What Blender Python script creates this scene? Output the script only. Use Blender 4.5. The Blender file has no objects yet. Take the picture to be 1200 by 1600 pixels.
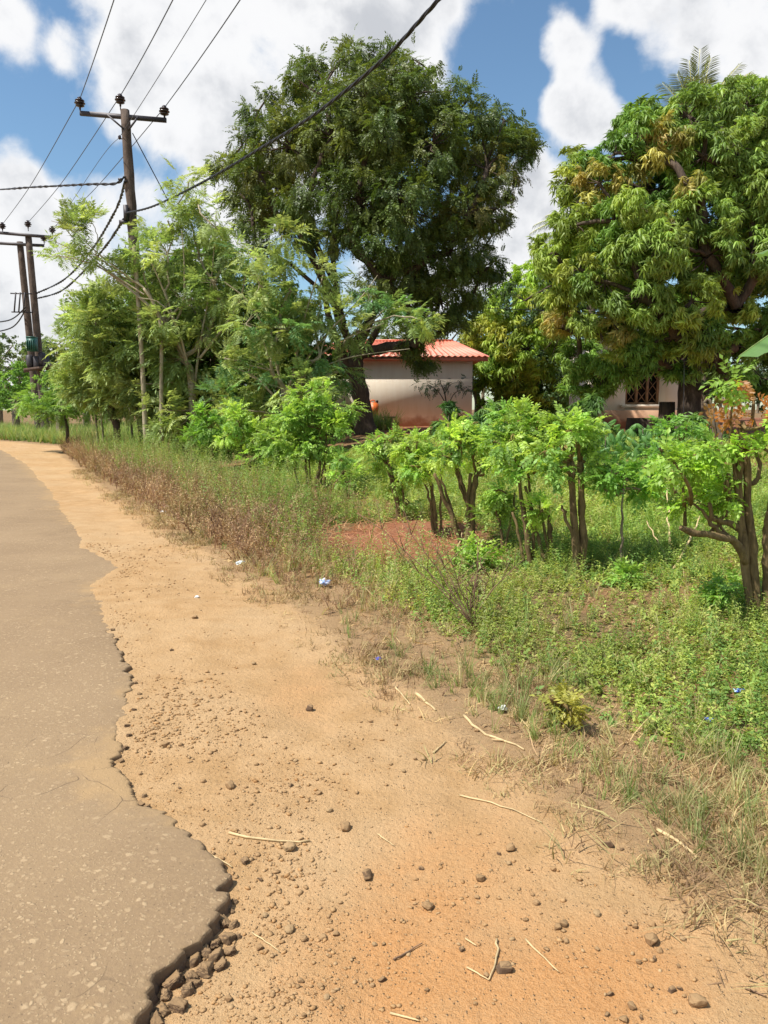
import bpy, bmesh, math, random
import numpy as np
from mathutils import Vector, Matrix
rng = np.random.default_rng(11)
random.seed(5)
SC = bpy.context.scene
COL = SC.collection
PI = math.pi

# ---------------------------------------------------------------- camera frame
F = 1200.0                      # focal length in photo pixels (1200 x 1600)
PITCH = math.radians(7.6)
CAMZ = 1.6
cp, sp = math.cos(PITCH), math.sin(PITCH)

def ray(u, v):
    a, b = (u - 600) / F, (800 - v) / F
    return np.array([a, cp + b * sp, -sp + b * cp])

def P(u, v, Y):                 # the place at distance Y that is seen in this direction
    d = ray(u, v)
    k = Y / d[1]
    return np.array([d[0] * k, Y, CAMZ + d[2] * k])

# road frame: s along the road, t to the right of it
RA = math.radians(-25.3)
RX, RY = math.sin(RA), math.cos(RA)
def st(x, y):
    return x * RX + y * RY, x * RY - y * RX
def xy(s, t):
    return s * RX + t * RY, s * RY - t * RX

def smooth(x):
    x = np.clip(x, 0, 1)
    return x * x * (3 - 2 * x)

# ---------------------------------------------------------------- value noise
def _h(ix, iy, iz, seed):
    n = (ix * 374761393 + iy * 668265263 + iz * 2147483647 + seed * 974634777) & 0xFFFFFFFF
    n = ((n ^ (n >> 13)) * 1274126177) & 0xFFFFFFFF
    n = (n ^ (n >> 16)) & 0xFFFFFF
    return n / float(0xFFFFFF)
def vnoise(x, y, z=0.0, seed=0):
    x, y, z = np.broadcast_arrays(np.asarray(x, float), np.asarray(y, float), np.asarray(z, float))
    ix, iy, iz = np.floor(x).astype(np.int64), np.floor(y).astype(np.int64), np.floor(z).astype(np.int64)
    fx, fy, fz = x - ix, y - iy, z - iz
    fx, fy, fz = [f * f * (3 - 2 * f) for f in (fx, fy, fz)]
    r = 0
    for dx in (0, 1):
        for dy in (0, 1):
            for dz in (0, 1):
                w = (fx if dx else 1 - fx) * (fy if dy else 1 - fy) * (fz if dz else 1 - fz)
                r = r + w * _h(ix + dx, iy + dy, iz + dz, seed)
    return r
def fbm(x, y, z=0.0, oct=4, seed=0):
    a, s, t = 0.5, 0.0, 0.0
    for k in range(oct):
        s = s + a * vnoise(np.asarray(x) * 2 ** k, np.asarray(y) * 2 ** k, np.asarray(z) * 2 ** k, seed + k)
        t += a
        a *= 0.5
    return s / t - 0.5

# ---------------------------------------------------------------- road edge and verge edge, traced on flat ground
def G0(u, v, z=0.0):
    d = ray(u, v)
    k = (z - CAMZ) / d[2]
    return d[0] * k, d[1] * k
def trace(pts):
    a = sorted(st(*G0(u, v)) for u, v in pts)
    return np.array([p[0] for p in a]), np.array([p[1] for p in a])
_EDGE = [(205,1640),(227,1600),(237,1546),(250,1527),(277,1512),(287,1492),(310,1485),(329,1454),(352,1425),(359,1410),(352,1375),
  (346,1358),(321,1340),(308,1321),(283,1292),(250,1273),(231,1267),(215,1246),(208,1225),(180,1205),(176,1192),(183,1167),(192,1125),
  (200,1096),(206,1060),(196,1040),(187,1016),(173,993),(167,980),(163,950),(157,933),(147,917),(172,902),(187,892),(167,876),(130,858),
  (133,842),(113,820),(100,803),(90,783),(77,763),(60,747),(43,727),(20,713),(0,703)]
ES, ET = trace(_EDGE)
# past the last traced point the road bends to the left
ES = np.concatenate([[-30, -3, 0.4], ES, [ES[-1] + 6, ES[-1] + 14, ES[-1] + 30, ES[-1] + 60, 400]])
ET = np.concatenate([[0.05, 0.05, 0.12], ET, [ET[-1] - 1.4, ET[-1] - 4.4, ET[-1] - 14, ET[-1] - 45, -500]])
def edge_t(s):
    return np.interp(s, ES, ET)
_VEG = [(1300,1452),(1200,1400),(1080,1330),(960,1258),(880,1208),(820,1163),(720,1098),(640,1052),(560,998),(470,940),(380,888),(300,838),
  (200,778),(140,738),(104,712),(96,703)]
VS, VT = trace(_VEG)
VS = np.concatenate([[-30], VS, [VS[-1] + 1.5, VS[-1] + 3.5, VS[-1] + 8, VS[-1] + 20, VS[-1] + 60, 400]])
VT = np.concatenate([[VT[0]], VT, [VT[-1] + 1.8, VT[-1] + 0.3, VT[-1] - 1.3, VT[-1] - 5.6, VT[-1] - 38, -480]])
def veg_t(s):
    return np.interp(s, VS, VT)

def H(x, y):                    # terrain height
    x, y = np.asarray(x, float), np.asarray(y, float)
    s, t = st(x, y)
    d = t - veg_t(s)
    z = 0.88 * smooth((t - 3.0) / 8.5) + 0.28 * smooth((t - 11) / 14.0)
    z = z * smooth((s + 12) / 14.0)
    z = z + 0.07 * fbm(x * 0.5, y * 0.5, 0, 3, 3) * smooth((t - edge_t(s)) / 0.8)
    e = t - edge_t(s)
    drop = 0.012 + 0.055 * np.exp(-((s - 2.05) / 0.62) ** 2) + 0.03 * np.exp(-((s - 3.35) / 0.3) ** 2) + 0.03 * np.exp(-((s - 4.9) / 0.5) ** 2)
    z = z + (0.036 - drop) * np.exp(-np.maximum(e, 0) / 0.6) * smooth((e + 0.3) / 0.3)
    z = z + 0.035 * fbm(x * 2.3, y * 2.3, 0, 3, 8) * smooth((e - 0.1) / 0.5)
    z = z + (.014 * fbm(x * 7, y * 7, 0, 3, 9) + .05 * np.minimum(fbm(x * 1.3 + 5, y * 1.3, 0, 2, 10), 0)) * smooth((e - 0.1) / 0.4)
    z = np.where(e < -0.12, -0.06, z)
    return z
def Hs(x, y):
    return float(H(x, y))
def G(u, v):                    # where this direction meets the terrain
    d = ray(u, v)
    k0 = 0.5
    k = k0
    while k < 300:
        z = CAMZ + d[2] * k
        if z < Hs(d[0] * k, d[1] * k):
            break
        k0 = k
        k *= 1.03
    for _ in range(20):
        m = (k0 + k) / 2
        if CAMZ + d[2] * m < Hs(d[0] * m, d[1] * m): k = m
        else: k0 = m
    return np.array([d[0] * k, d[1] * k, Hs(d[0] * k, d[1] * k)])

# ---------------------------------------------------------------- mesh accumulator
class MB:
    def __init__(self):
        self.v, self.q, self.t, self.c, self.n = [], [], [], [], 0
    def add(self, v, quads=None, tris=None, col=(1, 1, 1)):
        v = np.asarray(v, float).reshape(-1, 3)
        if quads is not None and len(quads): self.q.append(np.asarray(quads, np.int64) + self.n)
        if tris is not None and len(tris): self.t.append(np.asarray(tris, np.int64) + self.n)
        c = np.broadcast_to(np.asarray(col, float), (len(v), 3))
        self.v.append(v); self.c.append(c); self.n += len(v)
    def tube(self, pts, rad, sides=6, col=(1, 1, 1), cap=True):
        pts = np.asarray(pts, float); n = len(pts)
        rad = np.broadcast_to(np.asarray(rad, float), (n,))
        tan = np.gradient(pts, axis=0); tan /= np.linalg.norm(tan, axis=1)[:, None] + 1e-9
        m = tan.mean(0)
        ref = np.array([1.0, 0, 0]) if abs(m[0]) < 0.6 * np.linalg.norm(m) + 1e-9 else np.array([0, 1.0, 0])
        b = np.cross(tan, ref); b /= np.linalg.norm(b, axis=1)[:, None] + 1e-9
        c = np.cross(tan, b)
        a = np.arange(sides) * 2 * PI / sides
        ring = pts[:, None] + rad[:, None, None] * (np.cos(a)[None, :, None] * b[:, None] + np.sin(a)[None, :, None] * c[:, None])
        i = np.arange(n - 1)[:, None] * sides; j = np.arange(sides)[None]; k = (np.arange(sides)[None] + 1) % sides
        q = np.stack([i + j, i + k, i + sides + k, i + sides + j], -1).reshape(-1, 4)
        v = ring.reshape(-1, 3); tr = None
        if cap:
            v = np.concatenate([v, pts[[0, -1]]])
            jj = np.arange(sides); kk = (jj + 1) % sides; e = (n - 1) * sides
            tr = np.concatenate([np.stack([kk, jj, np.full(sides, n * sides)], 1), np.stack([e + jj, e + kk, np.full(sides, n * sides + 1)], 1)])
        self.add(v, q, tr, col)
    def box(self, c, size, R=None, col=(1, 1, 1)):
        s = np.array([[x, y, z] for z in (-.5, .5) for y in (-.5, .5) for x in (-.5, .5)]) * np.asarray(size)
        if R is not None: s = s @ np.asarray(R).T
        self.add(s + np.asarray(c), [(0, 2, 3, 1), (4, 5, 7, 6), (0, 1, 5, 4), (2, 6, 7, 3), (0, 4, 6, 2), (1, 3, 7, 5)], None, col)
    def lathe(self, c, prof, sides=16, col=(1, 1, 1)):      # prof: (radius, z) from bottom to top
        c = np.asarray(c, float)
        self.tube_rings([(c + np.array([0, 0, z]), r) for r, z in prof], sides, col)
    def tube_rings(self, rings, sides, col):
        a = np.arange(sides) * 2 * PI / sides
        v = np.concatenate([np.stack([p[0] + r * np.cos(a), p[1] + r * np.sin(a), np.full(sides, p[2])], 1) for p, r in rings])
        n = len(rings)
        i = np.arange(n - 1)[:, None] * sides; j = np.arange(sides)[None]; k = (j + 1) % sides
        q = np.stack([i + j, i + k, i + sides + k, i + sides + j], -1).reshape(-1, 4)
        v = np.concatenate([v, [rings[0][0], rings[-1][0]]])
        jj = np.arange(sides); kk = (jj + 1) % sides; e = (n - 1) * sides
        tr = np.concatenate([np.stack([kk, jj, np.full(sides, n * sides)], 1), np.stack([e + jj, e + kk, np.full(sides, n * sides + 1)], 1)])
        self.add(v, q, tr, col)
    def scatter(self, T, pos, A, N, scale, col, jit=0.12):
        """put a copy of the template T at every pos, its x axis along A, its z axis near N"""
        pos = np.asarray(pos, float); n = len(pos)
        if n == 0: return
        A = A / (np.linalg.norm(A, axis=1)[:, None] + 1e-9)
        C = N - (N * A).sum(1)[:, None] * A
        C /= np.linalg.norm(C, axis=1)[:, None] + 1e-9
        B = np.cross(C, A)
        scale = np.broadcast_to(np.asarray(scale, float), (n,))
        tv = T['v']; V = len(tv)
        w = pos[:, None] + scale[:, None, None] * (tv[None, :, 0:1] * A[:, None] + tv[None, :, 1:2] * B[:, None] + tv[None, :, 2:3] * C[:, None])
        off = np.arange(n) * V
        q = (T['q'][None] + off[:, None, None]).reshape(-1, 4) if len(T['q']) else None
        t = (T['t'][None] + off[:, None, None]).reshape(-1, 3) if len(T['t']) else None
        nl = T['leaf'].max() + 1
        lj = 1 + jit * rng.normal(size=(n, nl, 1))
        lj = np.clip(lj, 0.5, 1.7)[:, T['leaf']]
        c = np.asarray(col, float)
        c = np.broadcast_to(c, (n, 3))[:, None] * lj * T['c'][None]
        self.add(w.reshape(-1, 3), q, t, np.clip(c, 0, 1).reshape(-1, 3))
    def build(self, name, mat, parent=None, origin=None, smoothed=False):
        v = np.concatenate(self.v); c = np.concatenate(self.c)
        if parent is not None:
            o_ = np.array(parent.get('_org', (0, 0, 0)))
        else:
            o_ = np.array(origin if origin is not None else (0, 0, 0))
        me = bpy.data.meshes.new(name)
        q = np.concatenate(self.q) if self.q else np.zeros((0, 4), np.int64)
        t = np.concatenate(self.t) if self.t else np.zeros((0, 3), np.int64)
        loops = np.concatenate([q.ravel(), t.ravel()]).astype(np.int32)
        starts = np.concatenate([np.arange(len(q)) * 4, len(q) * 4 + np.arange(len(t)) * 3]).astype(np.int32)
        me.vertices.add(len(v)); me.loops.add(len(loops)); me.polygons.add(len(starts))
        me.vertices.foreach_set('co', (v - o_).astype(np.float32).ravel())
        me.loops.foreach_set('vertex_index', loops)
        me.polygons.foreach_set('loop_start', starts)
        me.update(calc_edges=True)
        if smoothed:
            me.polygons.foreach_set('use_smooth', np.ones(len(starts), bool))
        at = me.attributes.new('col', 'FLOAT_COLOR', 'POINT')
        at.data.foreach_set('color', np.concatenate([c, np.ones((len(c), 1))], 1).astype(np.float32).ravel())
        if mat is not None: me.materials.append(mat)
        o = bpy.data.objects.new(name, me); COL.objects.link(o)
        if parent is not None:
            o.parent = parent
            o['_org'] = [float(x) for x in o_]
        else:
            o.location = o_
            o['_org'] = [float(x) for x in o_]
        return o

def tag(o, label, cat, group=None):
    o['label'] = label; o['category'] = cat
    if group: o['group'] = group
    return o
def kind(o, k):
    o['kind'] = k
    return o
def thing(name, label, cat, loc, group=None):
    o = bpy.data.objects.new(name, None); COL.objects.link(o)
    o.empty_display_size = 0.2
    o.location = [float(x) for x in loc]; o['_org'] = [float(x) for x in loc]
    return tag(o, label, cat, group)
def dup(root, loc, rz=0.0, sc=1.0, label=None, group=None):
    r = root.copy(); COL.objects.link(r)
    r.location = [float(x) for x in loc]; r.rotation_euler = (0, 0, rz); r.scale = (sc, sc, sc)
    r['_org'] = [float(x) for x in loc]
    if label: r['label'] = label
    if group: r['group'] = group
    for ch in list(root.children):
        c = ch.copy(); COL.objects.link(c); c.parent = r
        for g in list(ch.children):
            d = g.copy(); COL.objects.link(d); d.parent = c
    return r

# ---------------------------------------------------------------- leaf templates
def tmpl(parts):
    v, q, t, leaf, c, n = [], [], [], [], [], 0
    for k, p in enumerate(parts):
        pv = np.asarray(p[0], float)
        v.append(pv)
        for f in p[1]:
            (q if len(f) == 4 else t).append([i + n for i in f])
        leaf += [k] * len(pv); c.append(np.broadcast_to(np.asarray(p[2] if len(p) > 2 else (1, 1, 1), float), (len(pv), 3)))
        n += len(pv)
    return dict(v=np.concatenate(v), q=np.array(q, np.int64).reshape(-1, 4), t=np.array(t, np.int64).reshape(-1, 3),
                leaf=np.array(leaf), c=np.concatenate(c))
def leaf_fold(L, W, fold=0.12, droop=0.15):
    return [np.array([[0, 0, 0], [.42 * L, .5 * W, fold * W], [.42 * L, -.5 * W, fold * W], [L, 0, -droop * L], [.5 * L, 0, -.25 * droop * L]]), [(0, 4, 3, 1), (0, 2, 3, 4)]]
def leaf_dia(L, W, droop=0.1):
    return [np.array([[0, 0, 0], [.45 * L, .5 * W, 0], [L, 0, -droop * L], [.45 * L, -.5 * W, 0]]), [(0, 3, 2, 1)]]
def leaf_long(L, W, bend=0.5):          # long leaf in three segments, hanging down
    z = lambda x: -bend * x * x * L
    return [np.array([[0, 0, 0], [.33 * L, .46 * W, z(.33)], [.33 * L, -.46 * W, z(.33)], [.7 * L, .38 * W, z(.7)], [.7 * L, -.38 * W, z(.7)], [L, 0, z(1)],
                      ]), [(0, 2, 1), (1, 2, 4, 3), (3, 4, 5)]]
def xf(part, ang_z=0.0, ang_y=0.0, ang_x=0.0, off=(0, 0, 0)):
    R = Matrix.Rotation(ang_z, 3, 'Z') @ Matrix.Rotation(ang_y, 3, 'Y') @ Matrix.Rotation(ang_x, 3, 'X')
    return [part[0] @ np.array(R).T + np.asarray(off)] + list(part[1:])
def ribbon(pts, w, col=(1, 1, 1)):
    pts = np.asarray(pts, float); n = len(pts)
    ww = np.linspace(w, w * .4, n)
    v = np.concatenate([pts + np.stack([np.zeros(n), ww / 2, np.zeros(n)], 1), pts - np.stack([np.zeros(n), ww / 2, np.zeros(n)], 1)])
    return [v, [(i, n + i, n + i + 1, i + 1) for i in range(n - 1)], col]
def blade(L, w, lean, az, col=(1, 1, 1), off=(0, 0, 0)):
    h = np.array([0, .4, .75, 1.0]); x = lean * L * h ** 2; z = L * h * (1 - .25 * lean * h)
    a = np.array([math.cos(az), math.sin(az), 0]); b = np.array([-a[1], a[0], 0])
    ww = np.array([1, .85, .5, .06]) * w / 2
    p = a[None] * x[:, None] + np.array([0, 0, 1])[None] * z[:, None] + np.asarray(off)
    v = np.concatenate([p + b * ww[:, None], p - b * ww[:, None]])
    return [v, [(i, 4 + i, 5 + i, i + 1) for i in range(3)], col]
def pinnate(L, pairs, ll, lw, dia=False, droop=0.25, ang=60, wr=0.006, tipw=1.0):
    z = lambda x: -droop * L * (x / L) ** 2
    ps = [ribbon([[x, 0, z(x)] for x in np.linspace(0, L, 4)], wr, (.8, .75, .5))]
    f = leaf_dia if dia else leaf_fold
    for i in range(pairs):
        x = L * (0.25 + 0.72 * i / pairs)
        k = 0.8 + 0.3 * math.sin(PI * (i + 1) / (pairs + 1))
        for sgn in (1, -1):
            ps.append(xf(f(ll * k, lw * k), sgn * math.radians(ang + random.uniform(-8, 8)), math.radians(random.uniform(0, 28)), random.uniform(-.4, .4), (x, 0, z(x))))
    ps.append(xf(f(ll * tipw, lw * tipw), 0, math.radians(25), 0, (L, 0, z(L))))
    return tmpl(ps)
random.seed(21)
T_NEEM = pinnate(0.28, 6, 0.085, 0.036, True, 0.5, 62)
T_FEATHER = pinnate(0.36, 8, 0.12, 0.030, True, 0.35, 66, 0.010)
T_GLIR = pinnate(0.18, 5, 0.058, 0.032, False, 0.3, 58, 0.005)
T_GLIR2 = pinnate(0.15, 3, 0.062, 0.036, False, 0.35, 62, 0.005)
T_MANGO = tmpl([xf(leaf_long(random.uniform(.12, .25), .046, random.uniform(.2, .9)), k * 2 * PI / 10 + random.uniform(-.25, .25), math.radians(random.uniform(-12, 62))) for k in range(10)])
T_BROAD = tmpl([xf(leaf_fold(random.uniform(.09, .14), .055, .2, .3), k * 2 * PI / 8 + random.uniform(-.3, .3), math.radians(random.uniform(-30, 45)), 0, (0, 0, random.uniform(-.05, .05))) for k in range(8)])
T_CASSAVA = tmpl([xf(leaf_long(random.uniform(.13, .19), .035, 1.0), (k - 3) * .62, math.radians(30)) for k in range(7)])
def sprig(n, h, l0, l1, w, col=(1, 1, 1)):
    ps = [ribbon([[0, 0, 0], [.01, 0, h * .5], [0, 0, h]], .004, (.7, .7, .5))]
    for k in range(n):
        z = h * (.25 + .75 * k / n)
        ps.append(xf(leaf_fold(random.uniform(l0, l1), w, .2, .2), k * 2.4 + random.uniform(-.4, .4), -math.radians(random.uniform(-15, 45)), 0, (0, 0, z)) + [col])
    return tmpl(ps)
T_SPRIG = [sprig(9, .11, .022, .040, .017), sprig(10, .17, .02, .034, .012), sprig(7, .07, .03, .05, .028), sprig(14, .26, .022, .036, .011)]
def tuft(n, h0, h1, w, spread):
    return tmpl([blade(random.uniform(h0, h1), w * random.uniform(.7, 1.2), random.uniform(.1, spread), random.uniform(0, 2 * PI), (1, 1, 1), (random.uniform(-.03, .03), random.uniform(-.03, .03), 0)) for _ in range(n)])
T_TUFT = [tuft(12, .08, .2, .006, .9), tuft(10, .15, .34, .007, .8), tuft(14, .04, .10, .005, 1.3)]
def dryweed(h, nb, leafy):
    ps = []
    for b in range(nb):
        a, le = random.uniform(0, 2 * PI), random.uniform(.15, .6)
        hh = h * random.uniform(.55, 1.0)
        ps.append(blade(hh, .006, le, a, (.9, .8, .8)))
        for k in range(leafy):
            f = random.uniform(.3, 1.0)
            x, z = le * hh * f * f, hh * f * (1 - .25 * le * f)
            ps.append(xf(leaf_dia(random.uniform(.02, .045), random.uniform(.007, .013), .3), random.uniform(0, 2 * PI), math.radians(random.uniform(-60, 50)), 0, (x * math.cos(a), x * math.sin(a), z)))
    return tmpl(ps)
T_DRY = [dryweed(.40, 5, 7), dryweed(.55, 4, 8), dryweed(.28, 6, 5), dryweed(.7, 4, 9)]
def icos(sub):
    bm = bmesh.new(); bmesh.ops.create_icosphere(bm, subdivisions=sub, radius=1)
    v = np.array([x.co[:] for x in bm.verts]); f = np.array([[a.index for a in p.verts] for p in bm.faces]); bm.free()
    return v, f
def hullrock(seed, npts=30, flat=.62, round_=.35, fine=3, rough=.3):
    r = np.random.default_rng(seed)
    p = r.normal(size=(npts, 3)); p /= np.linalg.norm(p, axis=1)[:, None]
    p = np.sign(p) * np.abs(p) ** (1 - round_ * .6) * (.78 + .3 * r.random((npts, 1))) * [1, .72 + .15 * r.random(), flat]
    bm = bmesh.new()
    for q in p: bm.verts.new(q)
    out = bmesh.ops.convex_hull(bm, input=bm.verts[:])
    bmesh.ops.delete(bm, geom=[g for g in out['geom_interior'] if isinstance(g, bmesh.types.BMVert)], context='VERTS')
    if fine:
        bmesh.ops.triangulate(bm, faces=bm.faces[:])
        bmesh.ops.subdivide_edges(bm, edges=bm.edges[:], cuts=fine, use_grid_fill=True)
        for q in bm.verts: q.co *= 1 + rough * float(fbm(q.co.x * 4 + seed, q.co.y * 4, q.co.z * 4, 3, seed)) + rough * .6 * float(fbm(q.co.x * 11 + seed, q.co.y * 11, q.co.z * 11, 2, seed + 5))
    bmesh.ops.triangulate(bm, faces=bm.faces[:])
    bm.verts.index_update()
    v = np.array([x.co[:] for x in bm.verts]); f = np.array([[a.index for a in q.verts] for q in bm.faces]); bm.free()
    return v, f
def rockshape(sub, seed, amp=.55, flat=.6):
    v, f = icos(sub)
    n = fbm(v[:, 0] * 1.3 + seed * 7.3, v[:, 1] * 1.3, v[:, 2] * 1.3, 3, seed)
    v = v * (1 + amp * 1.6 * n[:, None]) * np.array([1, .75, flat])
    return v, f
# ---------------------------------------------------------------- materials
class NT:
    def __init__(self, nt): self.nt = nt; self.n = nt.nodes; self.l = nt.links
    def node(self, typ, **kw):
        n = self.n.new(typ)
        for k, v in kw.items():
            if k.startswith('i_'):
                key = k[2:]
                n.inputs[int(key) if key.isdigit() else key].default_value = v
            else: setattr(n, k, v)
        return n
    def link(self, a, b): self.l.new(a, b)
    def val(self, x, inp):
        if hasattr(x, 'is_output'): self.l.new(x, inp)
        else: inp.default_value = x
    def math(self, op, a, b=0.0, c=0.0, clamp=False):
        n = self.n.new('ShaderNodeMath'); n.operation = op; n.use_clamp = clamp
        for i, x in enumerate((a, b, c)): self.val(x, n.inputs[i])
        return n.outputs[0]
    def mix(self, f, a, b, typ='MIX'):
        n = self.n.new('ShaderNodeMix'); n.data_type = 'RGBA'; n.blend_type = typ
        self.val(f, n.inputs[0])
        for x, i in ((a, 6), (b, 7)):
            if hasattr(x, 'is_output'): self.l.new(x, n.inputs[i])
            else: n.inputs[i].default_value = tuple(x) + ((1,) if len(x) == 3 else ())
        return n.outputs[2]
    def ramp(self, f, lo, hi, a=0.0, b=1.0):
        n = self.n.new('ShaderNodeMapRange'); n.interpolation_type = 'SMOOTHSTEP'
        self.val(f, n.inputs[0]); n.inputs[1].default_value = lo; n.inputs[2].default_value = hi; n.inputs[3].default_value = a; n.inputs[4].default_value = b
        return n.outputs[0]
    def noise(self, vec, scale, detail=4, rough=.55, dist=0.0):
        n = self.n.new('ShaderNodeTexNoise'); n.inputs['Scale'].default_value = scale; n.inputs['Detail'].default_value = detail
        n.inputs['Roughness'].default_value = rough; n.inputs['Distortion'].default_value = dist
        if vec is not None: self.l.new(vec, n.inputs['Vector'])
        return n.outputs[0]
    def voro(self, vec, scale, feature='F1', rnd=1.0):
        n = self.n.new('ShaderNodeTexVoronoi'); n.feature = feature; n.inputs['Scale'].default_value = scale; n.inputs['Randomness'].default_value = rnd
        if vec is not None: self.l.new(vec, n.inputs['Vector'])
        return n
    def bump(self, h, strength, dist, nrm=None):
        n = self.n.new('ShaderNodeBump'); n.inputs['Strength'].default_value = strength; n.inputs['Distance'].default_value = dist
        self.l.new(h, n.inputs['Height'])
        if nrm is not None: self.l.new(nrm, n.inputs['Normal'])
        return n.outputs[0]

def newmat(name):
    m = bpy.data.materials.new(name); m.use_nodes = True
    t = NT(m.node_tree); b = t.n['Principled BSDF']
    return m, t, b
def attr(t):
    return t.node('ShaderNodeAttribute', attribute_name='col').outputs['Color']
def objco(t):
    return t.node('ShaderNodeTexCoord').outputs['Object']

def leaf_mat(name, rough=.5, trans=.32, spec=.35, tint=(1.15, 1.1, .6)):
    tint = tuple(x * trans for x in tint)
    m, t, b = newmat(name)
    c = attr(t)
    t.link(c, b.inputs['Base Color']); b.inputs['Roughness'].default_value = rough
    b.inputs['Specular IOR Level'].default_value = spec
    tr = t.node('ShaderNodeBsdfTranslucent')
    t.link(t.mix(1.0, c, tint, 'MULTIPLY'), tr.inputs[0])
    mx = t.node('ShaderNodeAddShader')       # what a leaf reflects plus what it lets through
    t.link(b.outputs[0], mx.inputs[0]); t.link(tr.outputs[0], mx.inputs[1])
    t.link(mx.outputs[0], t.n['Material Output'].inputs[0])
    return m
def bark_mat(name, dark, light, scale=6, rough=.9):
    m, t, b = newmat(name); o = objco(t)
    mp = t.node('ShaderNodeMapping'); mp.inputs['Scale'].default_value = (1, 1, .22); t.link(o, mp.inputs[0])
    n1 = t.noise(mp.outputs[0], scale * 4, 6, .7); n2 = t.noise(o, scale * .5, 3)
    f = t.math('ADD', t.math('MULTIPLY', n1, .7), t.math('MULTIPLY', n2, .5))
    t.link(t.mix(1.0, t.mix(t.ramp(f, .35, .85), dark, light), attr(t), 'MULTIPLY'), b.inputs['Base Color'])
    b.inputs['Roughness'].default_value = rough; b.inputs['Specular IOR Level'].default_value = .2
    t.link(t.bump(n1, .6, .02), b.inputs['Normal'])
    return m
def plain(name, col, rough=.6, metal=0.0, var=.15, scale=8, bump=0.0):
    m, t, b = newmat(name); o = objco(t)
    n = t.noise(o, scale, 5, .6)
    c = t.mix(t.ramp(n, .3, .7), tuple(x * (1 - var) for x in col), tuple(min(1, x * (1 + var)) for x in col))
    t.link(t.mix(1.0, c, attr(t), 'MULTIPLY'), b.inputs['Base Color'])
    b.inputs['Roughness'].default_value = rough; b.inputs['Metallic'].default_value = metal
    if bump: t.link(t.bump(n, .5, bump), b.inputs['Normal'])
    return m

M = {}
M['leaf_dark'] = leaf_mat('glossy_dark_leaf', .5, .6, .3)
M['leaf_mango'] = leaf_mat('mango_leaf', .5, .8, .22)
M['leaf_feather'] = leaf_mat('feathery_leaf', .6, .9, .2)
M['leaf_hedge'] = leaf_mat('hedge_leaf', .5, .95, .3)
M['leaf_ground'] = leaf_mat('ground_leaf', .6, .8, .2)
M['leaf_dry'] = leaf_mat('dry_stem_leaf', .85, .4, .1, (1.1, .95, .7))
M['bark_dark'] = bark_mat('dark_bark', (.035, .025, .02), (.13, .095, .07))
M['bark_grey'] = bark_mat('grey_bark', (.10, .075, .05), (.30, .24, .17))
M['bark_pale'] = bark_mat('pale_bark', (.22, .18, .11), (.48, .42, .30))
M['bark_hedge'] = bark_mat('hedge_bark', (.07, .045, .022), (.27, .19, .09), 9)
M['pole_wood'] = bark_mat('weathered_pole_wood', (.055, .04, .032), (.17, .13, .105), 5)
M['metal_dark'] = plain('dark_steel', (.055, .05, .055), .55, .4)
M['ceramic'] = plain('brown_glazed_ceramic', (.03, .018, .02), .2)
M['cable'] = plain('black_cable', (.018, .018, .022), .5)
M['wire'] = plain('grey_aluminium_wire', (.09, .09, .10), .5, .4)
M['green_box'] = plain('green_painted_steel', (.02, .10, .075), .5)
M['straw'] = plain('straw', (.50, .37, .19), .8, 0, .25, 20)
M['twig'] = plain('dry_twig', (.20, .12, .07), .9, 0, .3, 14)
M['wrapper'] = plain('crumpled_plastic', (.85, .87, .9), .35, 0, .08, 60)
M['jerrycan'] = plain('orange_plastic', (.75, .17, .035), .45, 0, .1)
M['old_wood'] = plain('old_timber', (.075, .045, .03), .85, 0, .35, 10, .01)
M['window_wood'] = plain('brown_window_timber', (.30, .17, .09), .7, 0, .3, 12)

def mk_stone():
    m, t, b = newmat('stone'); o = objco(t)
    n = t.noise(o, 60, 5, .65)
    c = t.mix(t.ramp(n, .3, .72), (.55, .5, .45), (1.1, 1.05, 1.0))
    t.link(t.mix(1.0, c, attr(t), 'MULTIPLY'), b.inputs['Base Color'])
    b.inputs['Roughness'].default_value = .9; b.inputs['Specular IOR Level'].default_value = .2
    gn = t.node('ShaderNodeNewGeometry'); sx = t.node('ShaderNodeSeparateXYZ'); t.link(gn.outputs['True Normal'], sx.inputs[0])
    dust = t.math('MULTIPLY', t.ramp(sx.outputs[2], .35, .95), t.ramp(n, .3, .6, .25, .8))
    t.link(t.mix(dust, t.mix(1.0, c, attr(t), 'MULTIPLY'), (.40, .255, .125)), b.inputs['Base Color'])
    t.link(t.bump(n, .5, .004), b.inputs['Normal'])
    return m
M['stone'] = mk_stone()

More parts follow.
